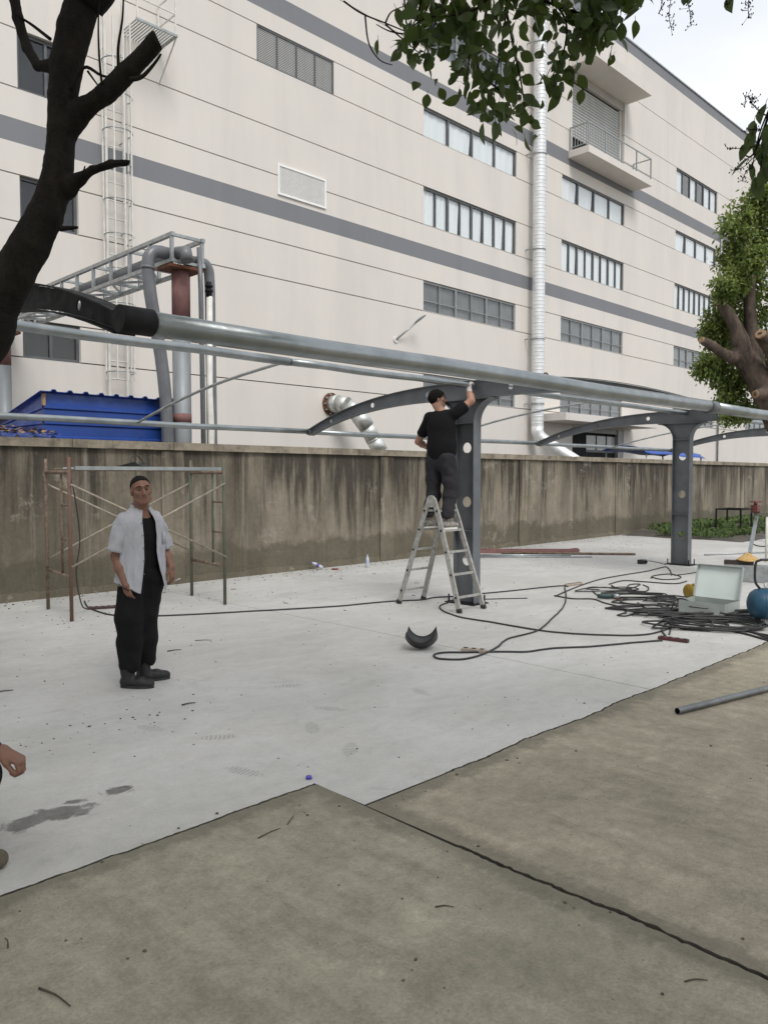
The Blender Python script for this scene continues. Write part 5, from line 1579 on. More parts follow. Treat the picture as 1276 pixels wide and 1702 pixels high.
def trunk_in_view():
    F_ = Field((.62, 2.80, 2.05), (1.95, 3.85, 3.72), .0078)
    for pts, rad in parts: F_.chain(pts, [q - .003 for q in rad], .012)
    for tip, back, rr in (((1.625, 2.899, 3.377), (1.552, 2.994, 3.264), .05), ((1.532, 2.961, 2.892), (1.489, 3.033, 2.895), .02)):      # saw cuts, a little off square
        d = np.array(tip) - np.array(back); d /= np.linalg.norm(d); d = d + np.array((.1, .1, -.35)); d /= np.linalg.norm(d)
        F_.ell(np.array(tip) + d * .14, (.14, .14, .14), k=.004, op='sub')
    V, Q = F_.mesh(); V = relax(V, Q, 1); N = np_normals(V, Q)
    nz = smooth_noise(V, 30, 3, 8, (1, 1, .3)) * .006 + smooth_noise(V, 85, 4, 9, (1, 1, .45)) * .0042 + smooth_noise(V, 190, 5, 9, (1, 1, .7)) * .0022
    np_build('trunk', V + N * nz[:, None], Q, M['bark_dark'], lt1)


trunk_in_view()
ft = MB(); q = spline([(.02, 4.60, -.1), (.08, 4.55, .3), (.22, 4.36, 1.0), (.50, 4.06, 1.7), (1.057, 3.527, 2.121), (1.158, 3.412, 2.338)], 6)
ft.tube(q, [.19 - .09 * min(1, i / (len(q) - 1)) for i in range(len(q))], 20); ft.build('trunk_foot', M['bark_dark'], lt1)
for pts, rad in ((((1.461, 3.189, 3.583), (1.52, 3.1, 3.75), (1.60, 3.0, 4.4), (1.75, 3.2, 5.2), (1.9, 3.4, 6.0)), (.084, .086, .09, .07, .04)), (((1.58, 3.05, 4.2), (1.25, 2.6, 4.7), (.8, 2.0, 5.2), (.2, 1.2, 5.6)), (.07, .06, .05, .03)),
                 (((1.59, 3.0, 4.1), (2.1, 2.7, 4.55), (2.6, 2.4, 4.6), (2.95, 2.15, 4.45)), (.06, .045, .03, .012)), (((1.6, 3.0, 4.5), (.9, 3.3, 5.0), (.2, 3.5, 5.4)), (.06, .05, .03))):
    q = spline(pts, 6); n_ = len(q) - 1
    MB().tube(q, [rad[min(int(i / n_ * (len(rad) - 1)), len(rad) - 2)] * (1 - (i / n_ * (len(rad) - 1)) % 1) + rad[min(int(i / n_ * (len(rad) - 1)) + 1, len(rad) - 1)] * ((i / n_ * (len(rad) - 1)) % 1) for i in range(n_ + 1)], 14).build('limb', M['bark_dark'], lt1)
for p, r0 in (([(1.389, 3.165, 3.192), (1.429, 3.131, 3.283), (1.476, 3.082, 3.252), (1.513, 3.045, 3.240)], .009), ([(1.439, 3.120, 3.269), (1.463, 3.108, 3.233), (1.479, 3.090, 3.202)], .005),
              ([(1.513, 3.003, 3.237), (1.514, 3.008, 3.344), (1.530, 3.000, 3.463), (1.527, 2.981, 3.570)], .007), ([(1.464, 3.049, 3.201), (1.460, 3.061, 3.320), (1.453, 3.047, 3.451), (1.464, 3.044, 3.570)], .005),
              ([(1.533, 2.953, 3.210), (1.566, 2.920, 3.220), (1.600, 2.889, 3.267), (1.623, 2.869, 3.310)], .010), ([(1.380, 3.332, 3.452), (1.351, 3.437, 3.537), (1.308, 3.483, 3.580), (1.295, 3.498, 3.613)], .008),
              ([(1.402, 3.130, 2.844), (1.413, 3.121, 2.861), (1.420, 3.115, 2.890)], .006), ([(1.298, 3.077, 2.608), (1.348, 3.028, 2.613)], .012)):
    q = spline(p, 5); MB().tube(q, [r0 * (1 - .6 * i / (len(q) - 1)) for i in range(len(q))], 6).build('twig', M['bark_dark'], lt1)

# leaf blade: pointed oval, folded a little along the midrib, slightly curled
def leaf_mesh(name, L, W, m, curl=.15, fold=.25):
    mb = MB(); rows = []
    for t, k in ((0, .02), (.12, .52), (.3, .92), (.48, 1.0), (.66, .82), (.82, .46), (.93, .16), (1.0, .01)):
        w = W * .5 * k; z = -curl * L * t * t
        rows.append([(-w, L * t, z + w * fold), (0, L * t, z), (w, L * t, z + w * fold)])
    mb.sheet(rows)
    mb.bar((0, -L * .25, .0), (0, .002, 0), L * .02, L * .02)
    return mb.mesh(name, m)


lr_ = random.Random(12)
LM = [leaf_mesh('leaf', .078, .054, M['leaf_dark'], .18, .22), leaf_mesh('leaf', .070, .047, M['leaf_dark'], -.12, .35), leaf_mesh('leaf', .086, .055, M['leaf_dark'], .35, .12), leaf_mesh('leaf', .060, .043, M['leaf_dark'], .1, .5)]
RT, FH, UPV = Vector((.708, -.706, 0)), Vector((.706, .708, 0)), Vector((0, 0, 1))
hb = group_empty('hanging_branch', lt1)
HO = Vector((2.929, 2.155, 3.657))
S_ = 3.5 / 1310
br_ = MB()
def hb_pt(px, py, dz=0.0): return HO + RT * ((px - 845) * S_) + UPV * (-(py - 40) * S_) + FH * dz
shoots = [[(845, -260), (850, -120), (840, -30), (835, 50), (825, 120), (818, 175)], [(850, -120), (780, -60), (740, 0), (715, 60), (700, 95)], [(740, 0), (760, 60), (775, 110), (770, 150)],
          [(850, -80), (900, -20), (935, 40), (930, 100), (905, 150)], [(860, -60), (880, 20), (905, 40), (960, 43), (1000, 35), (1030, 15)], [(1000, -60), (1000, -10), (985, 30), (980, 70)], [(840, -30), (800, 30), (760, 55), (700, 75), (668, 100)],
          [(850, -30), (870, 50), (880, 110), (885, 150)], [(900, -60), (945, -20), (960, 30), (985, 80), (1005, 85)], [(780, -60), (720, -40), (700, 10), (690, 40)], [(820, -60), (810, 20), (800, 80), (850, 130), (862, 165)]]
leafpos = []
for si, sh_ in enumerate(shoots):
    dz = lr_.uniform(-.22, .22)
    P = [hb_pt(x, y, dz + lr_.uniform(-.05, .05)) for x, y in sh_]; Q = spline(P, 8)
    br_.tube(Q, [.008 * (1 - .75 * i / len(Q)) for i in range(len(Q))], 6)
    for i, q in enumerate(Q):
        if i < 4: continue
        for _ in range(11): leafpos.append((q + Vector((lr_.gauss(0, .055), lr_.gauss(0, .055), lr_.gauss(-.015, .045))), i))
for p in ([(570, -8), (600, 12), (640, 28), (690, 48), (720, 60)], [(606, 14), (612, 60), (630, 88), (652, 97)], [(640, 30), (670, 55), (700, 80)], [(640, 28), (650, 10), (672, 0)], [(690, 48), (650, 42), (625, 30)], [(672, -10), (680, 40), (715, 66)]):
    Q = spline([hb_pt(x, y, .05) for x, y in p], 6); br_.tube(Q, [.0045 * (1 - .6 * i / len(Q)) for i in range(len(Q))], 5)
br_.build('branchlets', M['bark_dark'], hb)['kind'] = 'stuff'
lr_.shuffle(leafpos)
off = OFF[lt1]
def leaf_rot():
    return (R(lr_.gauss(-65, 38)), R(lr_.gauss(0, 32)), lr_.uniform(0, 6.28))
for (p, i) in leafpos[:285]:
    s_ = lr_.uniform(.62, 1.02); inst('leaf', lr_.choice(LM), p, hb, leaf_rot(), (s_, s_, s_))


def leaf_mass(name, centres, m, parent, L=.07, W=.045, rnd_=None, label=None, tilt=(-50, 45)):
    """many small folded leaves in one mesh"""
    q = rnd_ or lr_; n = len(centres)
    base = np.array([(0, 0, 0), (-W / 2, L * .45, W * .12), (0, L * .5, -.0), (W / 2, L * .45, W * .12), (0, L, -L * .1)])
    V = np.zeros((n * 5, 3)); Fs = np.zeros((n * 2, 4), int)
    for i, c in enumerate(centres):
        a, b, g_ = q.uniform(0, 6.283), R(q.gauss(*tilt)), R(q.gauss(0, 30)); s_ = q.uniform(.65, 1.25)
        ca, sa, cb, sb_, cg, sg = math.cos(a), math.sin(a), math.cos(b), math.sin(b), math.cos(g_), math.sin(g_)
        Rm = np.array([[ca * cg - sa * sb_ * sg, -sa * cb, ca * sg + sa * sb_ * cg], [sa * cg + ca * sb_ * sg, ca * cb, sa * sg - ca * sb_ * cg], [-cb * sg, sb_, cb * cg]])
        V[i * 5:i * 5 + 5] = base * s_ @ Rm.T + np.array(c)
        o = i * 5; Fs[2 * i] = (o, o + 2, o + 4, o + 1); Fs[2 * i + 1] = (o, o + 3, o + 4, o + 2)
    return np_build(name, V, Fs, m, parent, smooth=False)


def leaf_join(name, centres, meshes, parent, q):
    Vs, Fs, o_ = [], [], 0
    data = [(np.array([tuple(v.co) for v in me.vertices]), [tuple(p.vertices) for p in me.polygons]) for me in meshes]
    for c in centres:
        v, f_ = q.choice(data); Rm = np.array(Matrix.Rotation(q.uniform(0, 6.28), 3, 'Z') @ Matrix.Rotation(R(q.gauss(0, 32)), 3, 'Y') @ Matrix.Rotation(R(q.gauss(-65, 38)), 3, 'X'))
        Vs.append(v * q.uniform(.7, 1.1) @ Rm.T + np.array(c)); Fs += [tuple(i + o_ for i in p) for p in f_]; o_ += len(v)
    mb = MB(); mb.v = [tuple(p) for p in np.concatenate(Vs)]; mb.f = Fs; mb.m = [0] * len(Fs); mb.sm = [True] * len(Fs)
    return mb.build(name, meshes[0].materials[0], parent)


o = leaf_join('leaf_cluster', [p for p, i in leafpos[285:760]], LM, hb, lr_); o['kind'] = 'stuff'

# second spray near the right edge, with dry flower stalks
hb2 = group_empty('hanging_branch', lt1)
b2 = MB(); S2 = 2.4 / 1310; O2 = Vector((2.522, 0.943, 2.660))
def p2(px, py, dz=0.0): return O2 + RT * ((px - 1250) * S2) + UPV * (-(py - 240) * S2) + FH * dz
for p in ([(1420, -250), (1340, 20), (1290, 150), (1262, 220), (1250, 280)], [(1330, 60), (1290, 180), (1262, 190)], [(1290, 150), (1255, 250), (1238, 258)], [(1300, 140), (1272, 230), (1262, 300)]):
    Q = spline([p2(x, y) for x, y in p], 6); b2.tube(Q, [.005 * (1 - .7 * i / len(Q)) for i in range(len(Q))], 5)
for p in ([(1300, 160), (1262, 185), (1240, 162), (1236, 175)], [(1262, 185), (1245, 170), (1255, 165)], [(1275, 215), (1255, 215), (1241, 216)], [(1270, 240), (1235, 246), (1208, 246)], [(1262, 250), (1238, 275), (1218, 282)], [(1258, 262), (1240, 285), (1234, 300)],
          [(1115, -90), (1112, -10), (1108, 30), (1112, 52)], [(1140, -90), (1138, 0), (1142, 25), (1145, 48)], [(1105, -60), (1098, 0), (1092, 28)], [(1245, -60), (1240, 0), (1238, 20), (1240, 35)], [(1215, -60), (1205, 0), (1200, 16)]):
    Q = spline([p2(x, y) for x, y in p], 6); b2.tube(Q, .0011, 4)
    for q in Q[len(Q) // 3:]:
        for _ in range(2):
            c = q + Vector((lr_.gauss(0, .008), lr_.gauss(0, .008), lr_.gauss(0, .008))); b2.tube([q, c], .0007, 3, caps=False); b2.tube([c, c + Vector((0, 0, .004))], .0016, 5)
b2.build('flower_stalks', M['bark_dark'], hb2)['kind'] = 'stuff'
LB = [leaf_mesh('leaf', .070, .036, M['leaf_dark'], .2, .2), leaf_mesh('leaf', .064, .040, M['leaf_dark'], .1, .35)]
for px, py in ((1268, 190), (1262, 205), (1272, 225), (1258, 225), (1262, 245), (1270, 262), (1240, 256), (1252, 270), (1245, 285), (1262, 290), (1272, 295), (1275, 210), (1280, 240), (1285, 270), (1290, 200), (1300, 250), (1138, -5), (1148, -14), (1215, -2), (1248, -8), (1258, 305), (1278, 305)):
    s_ = lr_.uniform(.85, 1.15); inst('leaf', lr_.choice(LB), p2(px, py - 14, lr_.uniform(-.04, .04)), hb2, (R(lr_.gauss(-78, 18)), R(lr_.gauss(0, 22)), lr_.uniform(0, 6.28)), (s_, s_, s_))

# crown of the same tree above the camera, enlarged unseen to darken the near ground (keeps to the space over the picture)
cr = random.Random(31); cen = []
clumps = [(cr.uniform(-6.5, 4.8), cr.uniform(-6.5, 4.8), cr.uniform(4.0, 7.6), cr.uniform(.5, 1.0)) for _ in range(330)]
for cx_, cy_, cz_, rr in clumps:
    dpt = cx_ * .706 + cy_ * .708
    if dpt - rr > 0 and (cz_ - rr - 1.65) < .72 * (dpt + rr): continue
    for _ in range(170):
        d = Vector((cr.gauss(0, 1), cr.gauss(0, 1), cr.gauss(0, 1))).normalized() * rr * cr.uniform(.35, 1) ** .5
        p = Vector((cx_, cy_, cz_)) + d; dd = p.x * .706 + p.y * .708
        if dd > 0 and p.z - 1.65 < .66 * dd: continue
        cen.append(p)
leaf_mass('crown', cen, M['leaf_dark'], lt1, .11, .075, cr)

# ---- pruned camphor tree at the right
rt_ = thing('pruned_tree', 'pruned tree with sawn limbs and fresh green crown at right', 'tree', (13.3, 4.0, 0))
T0 = Vector((12.659, 4.423, 2.904)); 
P = lambda px, py, d=0.0: tuple(Vector((12.440, 4.697, 3.773)) + RT * ((px - 1238) * .00916) + UPV * (-(py - 560) * .00916) + FH * d)
limbs = [(((13.45, 3.95, -.2), (13.35, 4.02, .8), (13.1, 4.15, 1.9), P(1290, 680), P(1268, 640), P(1240, 598), P(1222, 588)), (.34, .28, .24, .215, .20, .155, .09)),
         ((P(1230, 590), P(1215, 596, -.05), P(1195, 588, -.1), P(1178, 577, -.12), P(1163, 570, -.15)), (.10, .085, .078, .072, .066)),
         ((P(1240, 600), P(1230, 568), P(1222, 545), P(1208, 520), P(1199, 508)), (.14, .125, .10, .09, .08)),
         ((P(1262, 615, .1), P(1256, 560, .15), P(1252, 520, .15), P(1252, 462, .2)), (.15, .10, .09, .085)),
         ((P(1290, 620, -.1), P(1275, 600, -.25), P(1255, 580, -.42), P(1240, 570, -.52)), (.13, .115, .105, .10)),
         ((P(1285, 650, -.1), P(1262, 655, -.2), P(1248, 657, -.26)), (.10, .09, .08)),
         ((P(1290, 640, .2), P(1330, 560, .4), P(1350, 470, .6)), (.2, .15, .11)),
         ((P(1252, 500, .2), P(1270, 430, .3), P(1290, 370, .4)), (.05, .035, .022))]
wood('trunk', limbs, (11.3, 3.0, -.3), (15.2, 6.2, 5.9), .022, M['bark_brown'], rt_, .012, 34, .022, 9)
for c, n_, r_ in ((P(1163, 570, -.15), (P(1163, 570, -.15), P(1178, 577, -.12)), .060), (P(1240, 570, -.52), (P(1240, 570, -.52), P(1255, 580, -.42)), .092), (P(1199, 508), (P(1199, 508), P(1208, 520)), .072), (P(1252, 462, .2), (P(1252, 462, .2), P(1252, 520, .15)), .076), (P(1248, 657, -.26), (P(1248, 657, -.26), P(1262, 655, -.2)), .072)):
    d = (Vector(n_[0]) - Vector(n_[1])).normalized(); e = Vector(c) + d * (r_ * 1.02)
    MB().tube([e - d * .05, e], [r_ * .82, r_ * .80], 18, smooth=False).build('sawn_face', M['cut_wood'], rt_)
q_ = random.Random(77); ca_, cb_ = [], []; tws = MB()
blobs = [(1250, 350, 42, .3), (1225, 380, 34, .1), (1262, 400, 46, .5), (1288, 345, 50, .4), (1320, 380, 60, .6), (1235, 425, 36, .3), (1270, 450, 38, .6), (1215, 470, 30, .0), (1200, 485, 24, -.1), (1240, 490, 34, .5), (1210, 520, 26, .3), (1232, 540, 30, .6), (1275, 520, 40, .8),
         (1205, 555, 24, .35), (1190, 600, 25, .2), (1215, 620, 30, .3), (1240, 640, 28, .4), (1225, 665, 22, .3), (1250, 680, 20, .3), (1275, 570, 40, .9), (1310, 480, 60, .9), (1320, 580, 55, .9), (1245, 440, 24, -.2), (1190, 545, 16, .25), (1180, 612, 14, .2), (1222, 690, 14, .2), (1340, 300, 70, .6), (1380, 420, 80, .8), (1278, 320, 26, .2)]
for bx_, by_, br2, dd in blobs:
    c = Vector(P(bx_, by_, dd)); r_ = br2 * .00916
    nsh = int(16 + br2 * .9)
    for _ in range(nsh):
        d = Vector((q_.gauss(0, 1), q_.gauss(0, 1), q_.gauss(0, .9))).normalized(); tip = c + d * r_ * q_.uniform(.55, 1.12); st = c + d * r_ * .2
        if q_.random() < .35: tws.tube([st, tip], [.006, .003], 4, caps=False)
        for _ in range(q_.randint(14, 24)):
            t = q_.uniform(.35, 1.05); p = st + (tip - st) * t + Vector((q_.gauss(0, .055), q_.gauss(0, .055), q_.gauss(0, .05)))
            (cb_ if (q_.random() < .40 + .3 * (d.z > .2)) else ca_).append(p)  # pale leaves come more often on the upper side of each clump
leaf_mass('crown', ca_, M['leaf_mid'], rt_, .085, .042, q_, tilt=(-20, 45))
leaf_mass('pale_leaves', cb_, M['leaf_pale'], rt_, .075, .038, q_, tilt=(-5, 45))
tws.build('branchlets', M['bark_brown'], rt_)['kind'] = 'stuff'

# ================================================================ PEOPLE
def skin_mat(name, c):
    t = NT(name); v = t.coords('Object')
    a = t.ramp(t.noise(v, 28, 5, .6), [(.3, tuple(x * .86 for x in c)), (.7, c)])
    a = t.mix(t.math('MULTIPLY', t.ramp(t.noise(v, 9, 3), [(.5, 0.0), (.7, 1.0)]), .35), a, (c[0] * 1.02, c[1] * .78, c[2] * .72))
    t.set(a, .52, spec=.4); t.b.inputs['Subsurface Weight'].default_value = .08; t.b.inputs['Subsurface Radius'].default_value = (.01, .004, .002)
    t.bump(t.noise(v, 160, 3), .15, .002)
    return t.m


def cloth_mat(name, c1, c2, rough=.85, wr=14, st=(1, 1, .5), strength=.5):
    t = NT(name); v = t.coords('Object', st)
    t.set(t.ramp(t.noise(v, 6, 5, .6), [(.3, c2), (.7, c1)]), rough, spec=.2)
    fine = t.noise(t.coords('Object'), 300, 2)
    t.bump(t.math('ADD', t.noise(v, wr, 4, .55, 1.2), t.math('MULTIPLY', fine, .06)), strength, .012)
    return t.m


M['skin'] = skin_mat('tanned_skin', (0.21, 0.105, 0.070))
M['skin_b'] = skin_mat('light_tan_skin', (0.38, 0.21, 0.145))
M['white_shirt'] = cloth_mat('white_cotton', (0.43, 0.43, 0.455), (0.34, 0.34, 0.365), .8, 16, (1, 1, .5), .8)
M['black_cloth'] = cloth_mat('black_cotton', (0.007, 0.007, 0.008), (0.005, 0.005, 0.005))
M['black_tee'] = cloth_mat('black_tee', (0.008, 0.008, 0.009), (0.005, 0.005, 0.006), .9, 12, (1, 1, .8))
M['charcoal'] = cloth_mat('charcoal_cloth', (0.034, 0.032, 0.036), (0.022, 0.021, 0.024), .85, 18, (1, 1, .6), .8)
M['navy'] = cloth_mat('navy_cloth', (0.02, 0.03, 0.11), (0.014, 0.02, 0.07))
M['hair'] = mat('black_hair', (0.006, 0.005, 0.005), (0.012, 0.011, 0.010), 60, 0.9, 0, 0.6, 160, spec=0.1)
M['hair_grey'] = mat('cropped_dark_hair', (0.008, 0.007, 0.007), (0.018, 0.016, 0.015), 50, 0.95, 0, 0.5, 200, spec=0.1)
M['boot'] = mat('black_boot_leather', (0.008, 0.008, 0.009), (0.015, 0.014, 0.014), 14, 0.6, 0, 0.2, 60)
M['eye_white'] = mat('eye_white', (0.16, 0.13, 0.11), (0.13, 0.11, 0.09), 5, 0.3)
M['eye_dark'] = mat('eye_dark', (0.012, 0.009, 0.008), None, 5, 0.2)
M['glove'] = mat('dirty_knit_glove', (0.56, 0.54, 0.50), (0.30, 0.28, 0.26), 24, 0.95, 0, 0.6, 90)


def nrm(v): v = np.array(v, float); return v / np.linalg.norm(v)


def add_head(F_, c, f, u, s=1.0):
    """face looking along f; c is the middle of the head"""
    c = np.array(c, float); f = nrm(f); u = np.array(u, float); u = nrm(u - f * (u @ f)); r = np.cross(f, u)      # r = the head's right
    Q = np.stack([r, f, u], 1); p = lambda a, b, d: c + (r * a + f * b + u * d) * s
    F_.ell(p(0, -.012, .028), np.array((.074, .095, .088)) * s, Q, .02)
    F_.ell(p(0, .022, -.045), np.array((.060, .070, .068)) * s, Q, .025)
    F_.ell(p(0, .058, -.092), np.array((.030, .024, .020)) * s, Q, .02)
    F_.cap(p(0, .082, .018), p(0, .104, -.024), .0085 * s, .0125 * s, .012)
    for k in (-1, 1):
        F_.cap(p(.012 * k, .082, .034), p(.045 * k, .066, .034), .011 * s, .009 * s, .012)
        F_.ell(p(.043 * k, .060, -.016), np.array((.022, .020, .018)) * s, Q, .02)
        F_.ell(p(.031 * k, .096, .012), np.array((.016, .016, .010)) * s, Q, .012, 'sub')
        F_.ell(p(.077 * k, -.004, -.005), np.array((.009, .018, .030)) * s, Q, .008)
        F_.ell(p(.012 * k, .094, -.029), np.array((.008, .009, .007)) * s, Q, .008)
        F_.cap(p(.052 * k, .03, -.07), p(.02 * k, .066, -.09), .018 * s, .016 * s, .02)
    F_.cap(p(-.018, .081, -.054), p(.018, .081, -.054), .0075 * s, .0075 * s, .008)
    F_.cap(p(-.015, .079, -.067), p(.015, .079, -.067), .0085 * s, .0085 * s, .008)
    F_.cap(p(-.022, .093, -.0605), p(.022, .093, -.0605), .0045 * s, .0045 * s, .005, 'sub')
    return p, Q


def head_bits(p, Q, s, root, brows=True):
    for k in (-1, 1):
        e = MB(); c = Vector(p(.031 * k, .0715, .011)); Qm = Matrix(Q.tolist())
        e.lathe([(.0118 * math.sin(a) * s, -.0085 * math.cos(a) * s) for a in [math.pi * i / 8 for i in range(9)]], 12, c)
        eo = e.build('eye', M['eye_white'], root, local=True)
        e = MB(); c2 = Vector(p(.031 * k, .0790, .010)); e.lathe([(.0068 * math.sin(a) * s, -.0062 * math.cos(a) * s) for a in [math.pi * i / 6 for i in range(7)]], 10, c2); e.build('iris', M['eye_dark'], eo, local=True)
        if brows:
            b = MB(); b.tube([p(.014 * k, .0955, .037), p(.030 * k, .092, .042), p(.050 * k, .077, .037)], [.0030, .0042, .0026], 6); b.build('eyebrow', M['hair'], root, local=True)
    t_ = MB(); t_.tube([p(-.014, .0845, -.0605), p(.014, .0845, -.0605)], .0035, 6); t_.build('teeth', M['eye_white'], root, local=True)


def hair_cap(c, f, u, s, grow, slope, z0, h, m, root, rough=0.0, seed=1):
    c = np.array(c, float); f = nrm(f); u = np.array(u, float); u = nrm(u - f * (u @ f)); r = np.cross(f, u); Q = np.stack([r, f, u], 1)
    F_ = Field(c - .17, c + .17, h)
    F_.ell(c + (f * -.012 + u * .028) * s, np.array((.074 + grow, .095 + grow, .088 + grow)) * s, Q, .004)
    X, Y, Z = F_.grid(); fc = (X - c[0]) * f[0] + (Y - c[1]) * f[1] + (Z - c[2]) * f[2]; uc = (X - c[0]) * u[0] + (Y - c[1]) * u[1] + (Z - c[2]) * u[2]; rc = (X - c[0]) * r[0] + (Y - c[1]) * r[1] + (Z - c[2]) * r[2]
    F_.keep(z0 + slope * (fc + .02) - uc + .25 * np.maximum(np.abs(rc) - .045, 0))
    V, q = F_.mesh(); N = np_normals(V, q)
    if rough: V = V + N * (smooth_noise(V, 140, seed, 9) * rough + smooth_noise(V, 320, seed + 1, 9) * rough * .7)[:, None]
    return np_build('hair', V, q, m, root)


def add_hand(F_, w, d, back, curl=.35, s=1.0, thumb=1, spread=.06, thumb_out=.8):
    """w wrist, d towards the fingers, back = normal of the back of the hand, thumb +1/-1 = side of the thumb"""
    w = np.array(w, float); d = nrm(d); back = np.array(back, float); back = nrm(back - d * (back @ d)); sd = np.cross(d, back) * thumb
    p = lambda a, b, c_: w + (d * a + sd * b + back * c_) * s
    for b, L in ((.028, .078), (.010, .084), (-.009, .082), (-.026, .076)):
        F_.cap(p(.005, b * .7, 0), p(L, b, .002), .0135 * s, .0105 * s, .014)
    for i, (b, L, r0) in enumerate(((.030, .072, .0088), (.010, .080, .0090), (-.010, .075, .0088), (-.028, .060, .0078))):
        a = w + (d * (.078 + (.006 if i in (1, 2) else 0)) + sd * b) * s; dd = nrm(d + sd * spread * (1.5 - i) * .7); cu = curl * (1 + .12 * i)
        ang = 0
        for j, fr in enumerate((.45, .31, .24)):
            ang += cu * (.7 if j == 0 else 1.1)
            q = a + (dd * math.cos(ang) - back * math.sin(ang)) * L * fr * s
            F_.cap(a, q, (r0 - .0006 * j) * s, (r0 - .0006 * (j + 1)) * s, .003); a = q
    a = p(.018, .026, -.008); b = p(.045, .050 * thumb_out + .006, -.020); c = p(.072, .058 * thumb_out, -.030); e = p(.094, .056 * thumb_out, -.036)
    F_.cap(a, b, .0145 * s, .0118 * s, .012); F_.cap(b, c, .0112 * s, .0100 * s, .003); F_.cap(c, e, .0098 * s, .0082 * s, .003)


def folds(V, Q, seed, amp, freq=22, stretch=(1, 1, .35)):
    N = np_normals(V, Q); n = smooth_noise(V, freq, seed, 7, stretch); n2 = smooth_noise(V, freq * 2.1, seed + 1, 7, (1, 1, 1))
    return V + N * ((np.abs(n) ** .7 * np.sign(n)) * amp + n2 * amp * .35)[:, None]


def sleeve(name, a, b, r0, r1, m, parent, seed=1, amp=.005, back=(0, 1, 0), n=26, rings=16, flat=1.0):
    """open-ended cloth tube"""
    a = Vector(a); b = Vector(b); d = (b - a).normalized(); u = d.cross(Vector(back)).normalized(); w = d.cross(u); mb = MB(); rows = []
    for i in range(rings + 1):
        t = i / rings; rr = (r0 + (r1 - r0) * t) * (math.sqrt(max(0.02, 1 - (1 - t / .26) ** 2)) if t < .26 else 1); row = []
        for j in range(n):
            th = 2 * math.pi * j / n; q = a + (b - a) * t
            k = rr + amp * mnoise.noise((math.cos(th) * 2 + seed, math.sin(th) * 2, t * 3)) + amp * .6 * mnoise.noise((th * 1.3, t * 7 + seed, 2))
            row.append(q + u * math.cos(th) * k + w * math.sin(th) * k * flat)
        rows.append(row)
    mb.sheet(rows, closed=True)
    return mb.build(name, m, parent, local=True, solid=.004)


def to_local(base, rz):
    c, s_ = math.cos(-rz), math.sin(-rz)
    return lambda p: ((p[0] - base[0]) * c - (p[1] - base[1]) * s_, (p[0] - base[0]) * s_ + (p[1] - base[1]) * c, p[2] - (base[2] if len(base) > 2 else 0))


# ---------------------------------------------------------------- the man in the open white shirt (local x = picture right, y = away)
RZ1 = math.atan2(-.46, .888)
m1 = thing('person', 'man in open white shirt and black trousers standing at left, hand in pocket', 'person', (3.0, 5.74, 0), RZ1)
f1 = nrm((.50, -.866, 0)); l1 = np.array((.866, .50, 0)); C1 = np.array((.020, 0, 0)); zz = np.array((0, 0, 1.))
T = lambda l, f, z: C1 + l1 * l + f1 * f + zz * z
hc1 = np.array((.022, -.055, 1.540)); hf1 = nrm((.22, -1, -.02)); hu1 = nrm((-.10, -.06, 1))
F1 = Field((-.36, -.36, -.01), (.42, .36, 1.69), .0046)
hp1, HQ1 = add_head(F1, hc1, hf1, hu1, .97)
F1.cap(T(0, .01, 1.33), hc1 - zz * .06 + hf1 * -.012, .060, .052, .03)
F1.ell(T(0, 0, 1.20), (.15, .10, .19), np.stack([l1, f1, zz], 1), .04); F1.ell(T(0, 0, .98), (.135, .095, .18), np.stack([l1, f1, zz], 1), .04); F1.ell(T(0, -.01, .87), (.14, .10, .11), np.stack([l1, f1, zz], 1), .04)
shR, shL = T(-.148, -.01, 1.300), T(.140, -.015, 1.300)
elR, wrR = np.array((-.168, -.055, 1.03)), np.array((-.098, -.150, .815))
elL, wrL = np.array((.192, .125, 1.06)), np.array((.246, .02, .925))
F1.chain([shR, (shR + elR) / 2, elR, (elR * .6 + wrR * .4), wrR], [.052, .045, .038, .039, .027], .03)
F1.chain([shL, (shL + elL) / 2, elL, (elL * .6 + wrL * .4), wrL], [.052, .045, .038, .038, .027], .03)
add_hand(F1, wrR, nrm((.25, .05, -1)), nrm((-.6, -.8, -.1)), .3, .95, 1)
add_hand(F1, wrL, nrm((.12, -.12, -1)), nrm((.75, -.5, .1)), .45, .95, 1)
anR, anL = np.array((-.085, -.055, .10)), np.array((.035, .115, .10)); hipR, hipL = T(-.085, 0, .86), T(.085, 0, .86)
knR, knL = np.array((-.075, -.06, .47)), np.array((.045, .06, .47))
for hi_, kn, an in ((hipR, knR, anR), (hipL, knL, anL)): F1.chain([hi_, kn, an], [.08, .055, .04], .03)
for an, dr in ((anR, nrm((.93, -.36, 0))), (anL, nrm((.95, .10, 0)))): F1.cap(an - zz * .05, an + dr * .13 - zz * .06, .035, .028, .02)
V, Q = F1.mesh(); V = relax(V, Q, 1, .35); np_build('body', V, Q, M['skin'], m1)
head_bits(hp1, HQ1, .97, m1)
hair_cap(hc1, hf1, hu1, .97, .0065, .82, .020, .005, M['hair_grey'], m1, .0016, 3)
# black T-shirt
F_ = Field((-.3, -.3, .74), (.34, .3, 1.5), .007); E1 = np.stack([l1, f1, zz], 1)
F_.ell(T(0, 0, 1.19), (.165, .112, .205), E1, .04); F_.ell(T(0, 0, .98), (.150, .106, .22), E1, .04); F_.cap(shR * .8 + shL * .2, shL * .8 + shR * .2, .050, .050, .04); F_.ell(T(0, .06, 1.405), (.062, .075, .035), E1, .01, 'sub')
V, Q = F_.mesh(); V = folds(V, Q, 4, .005); np_build('t_shirt', V, Q, M['black_tee'], m1)
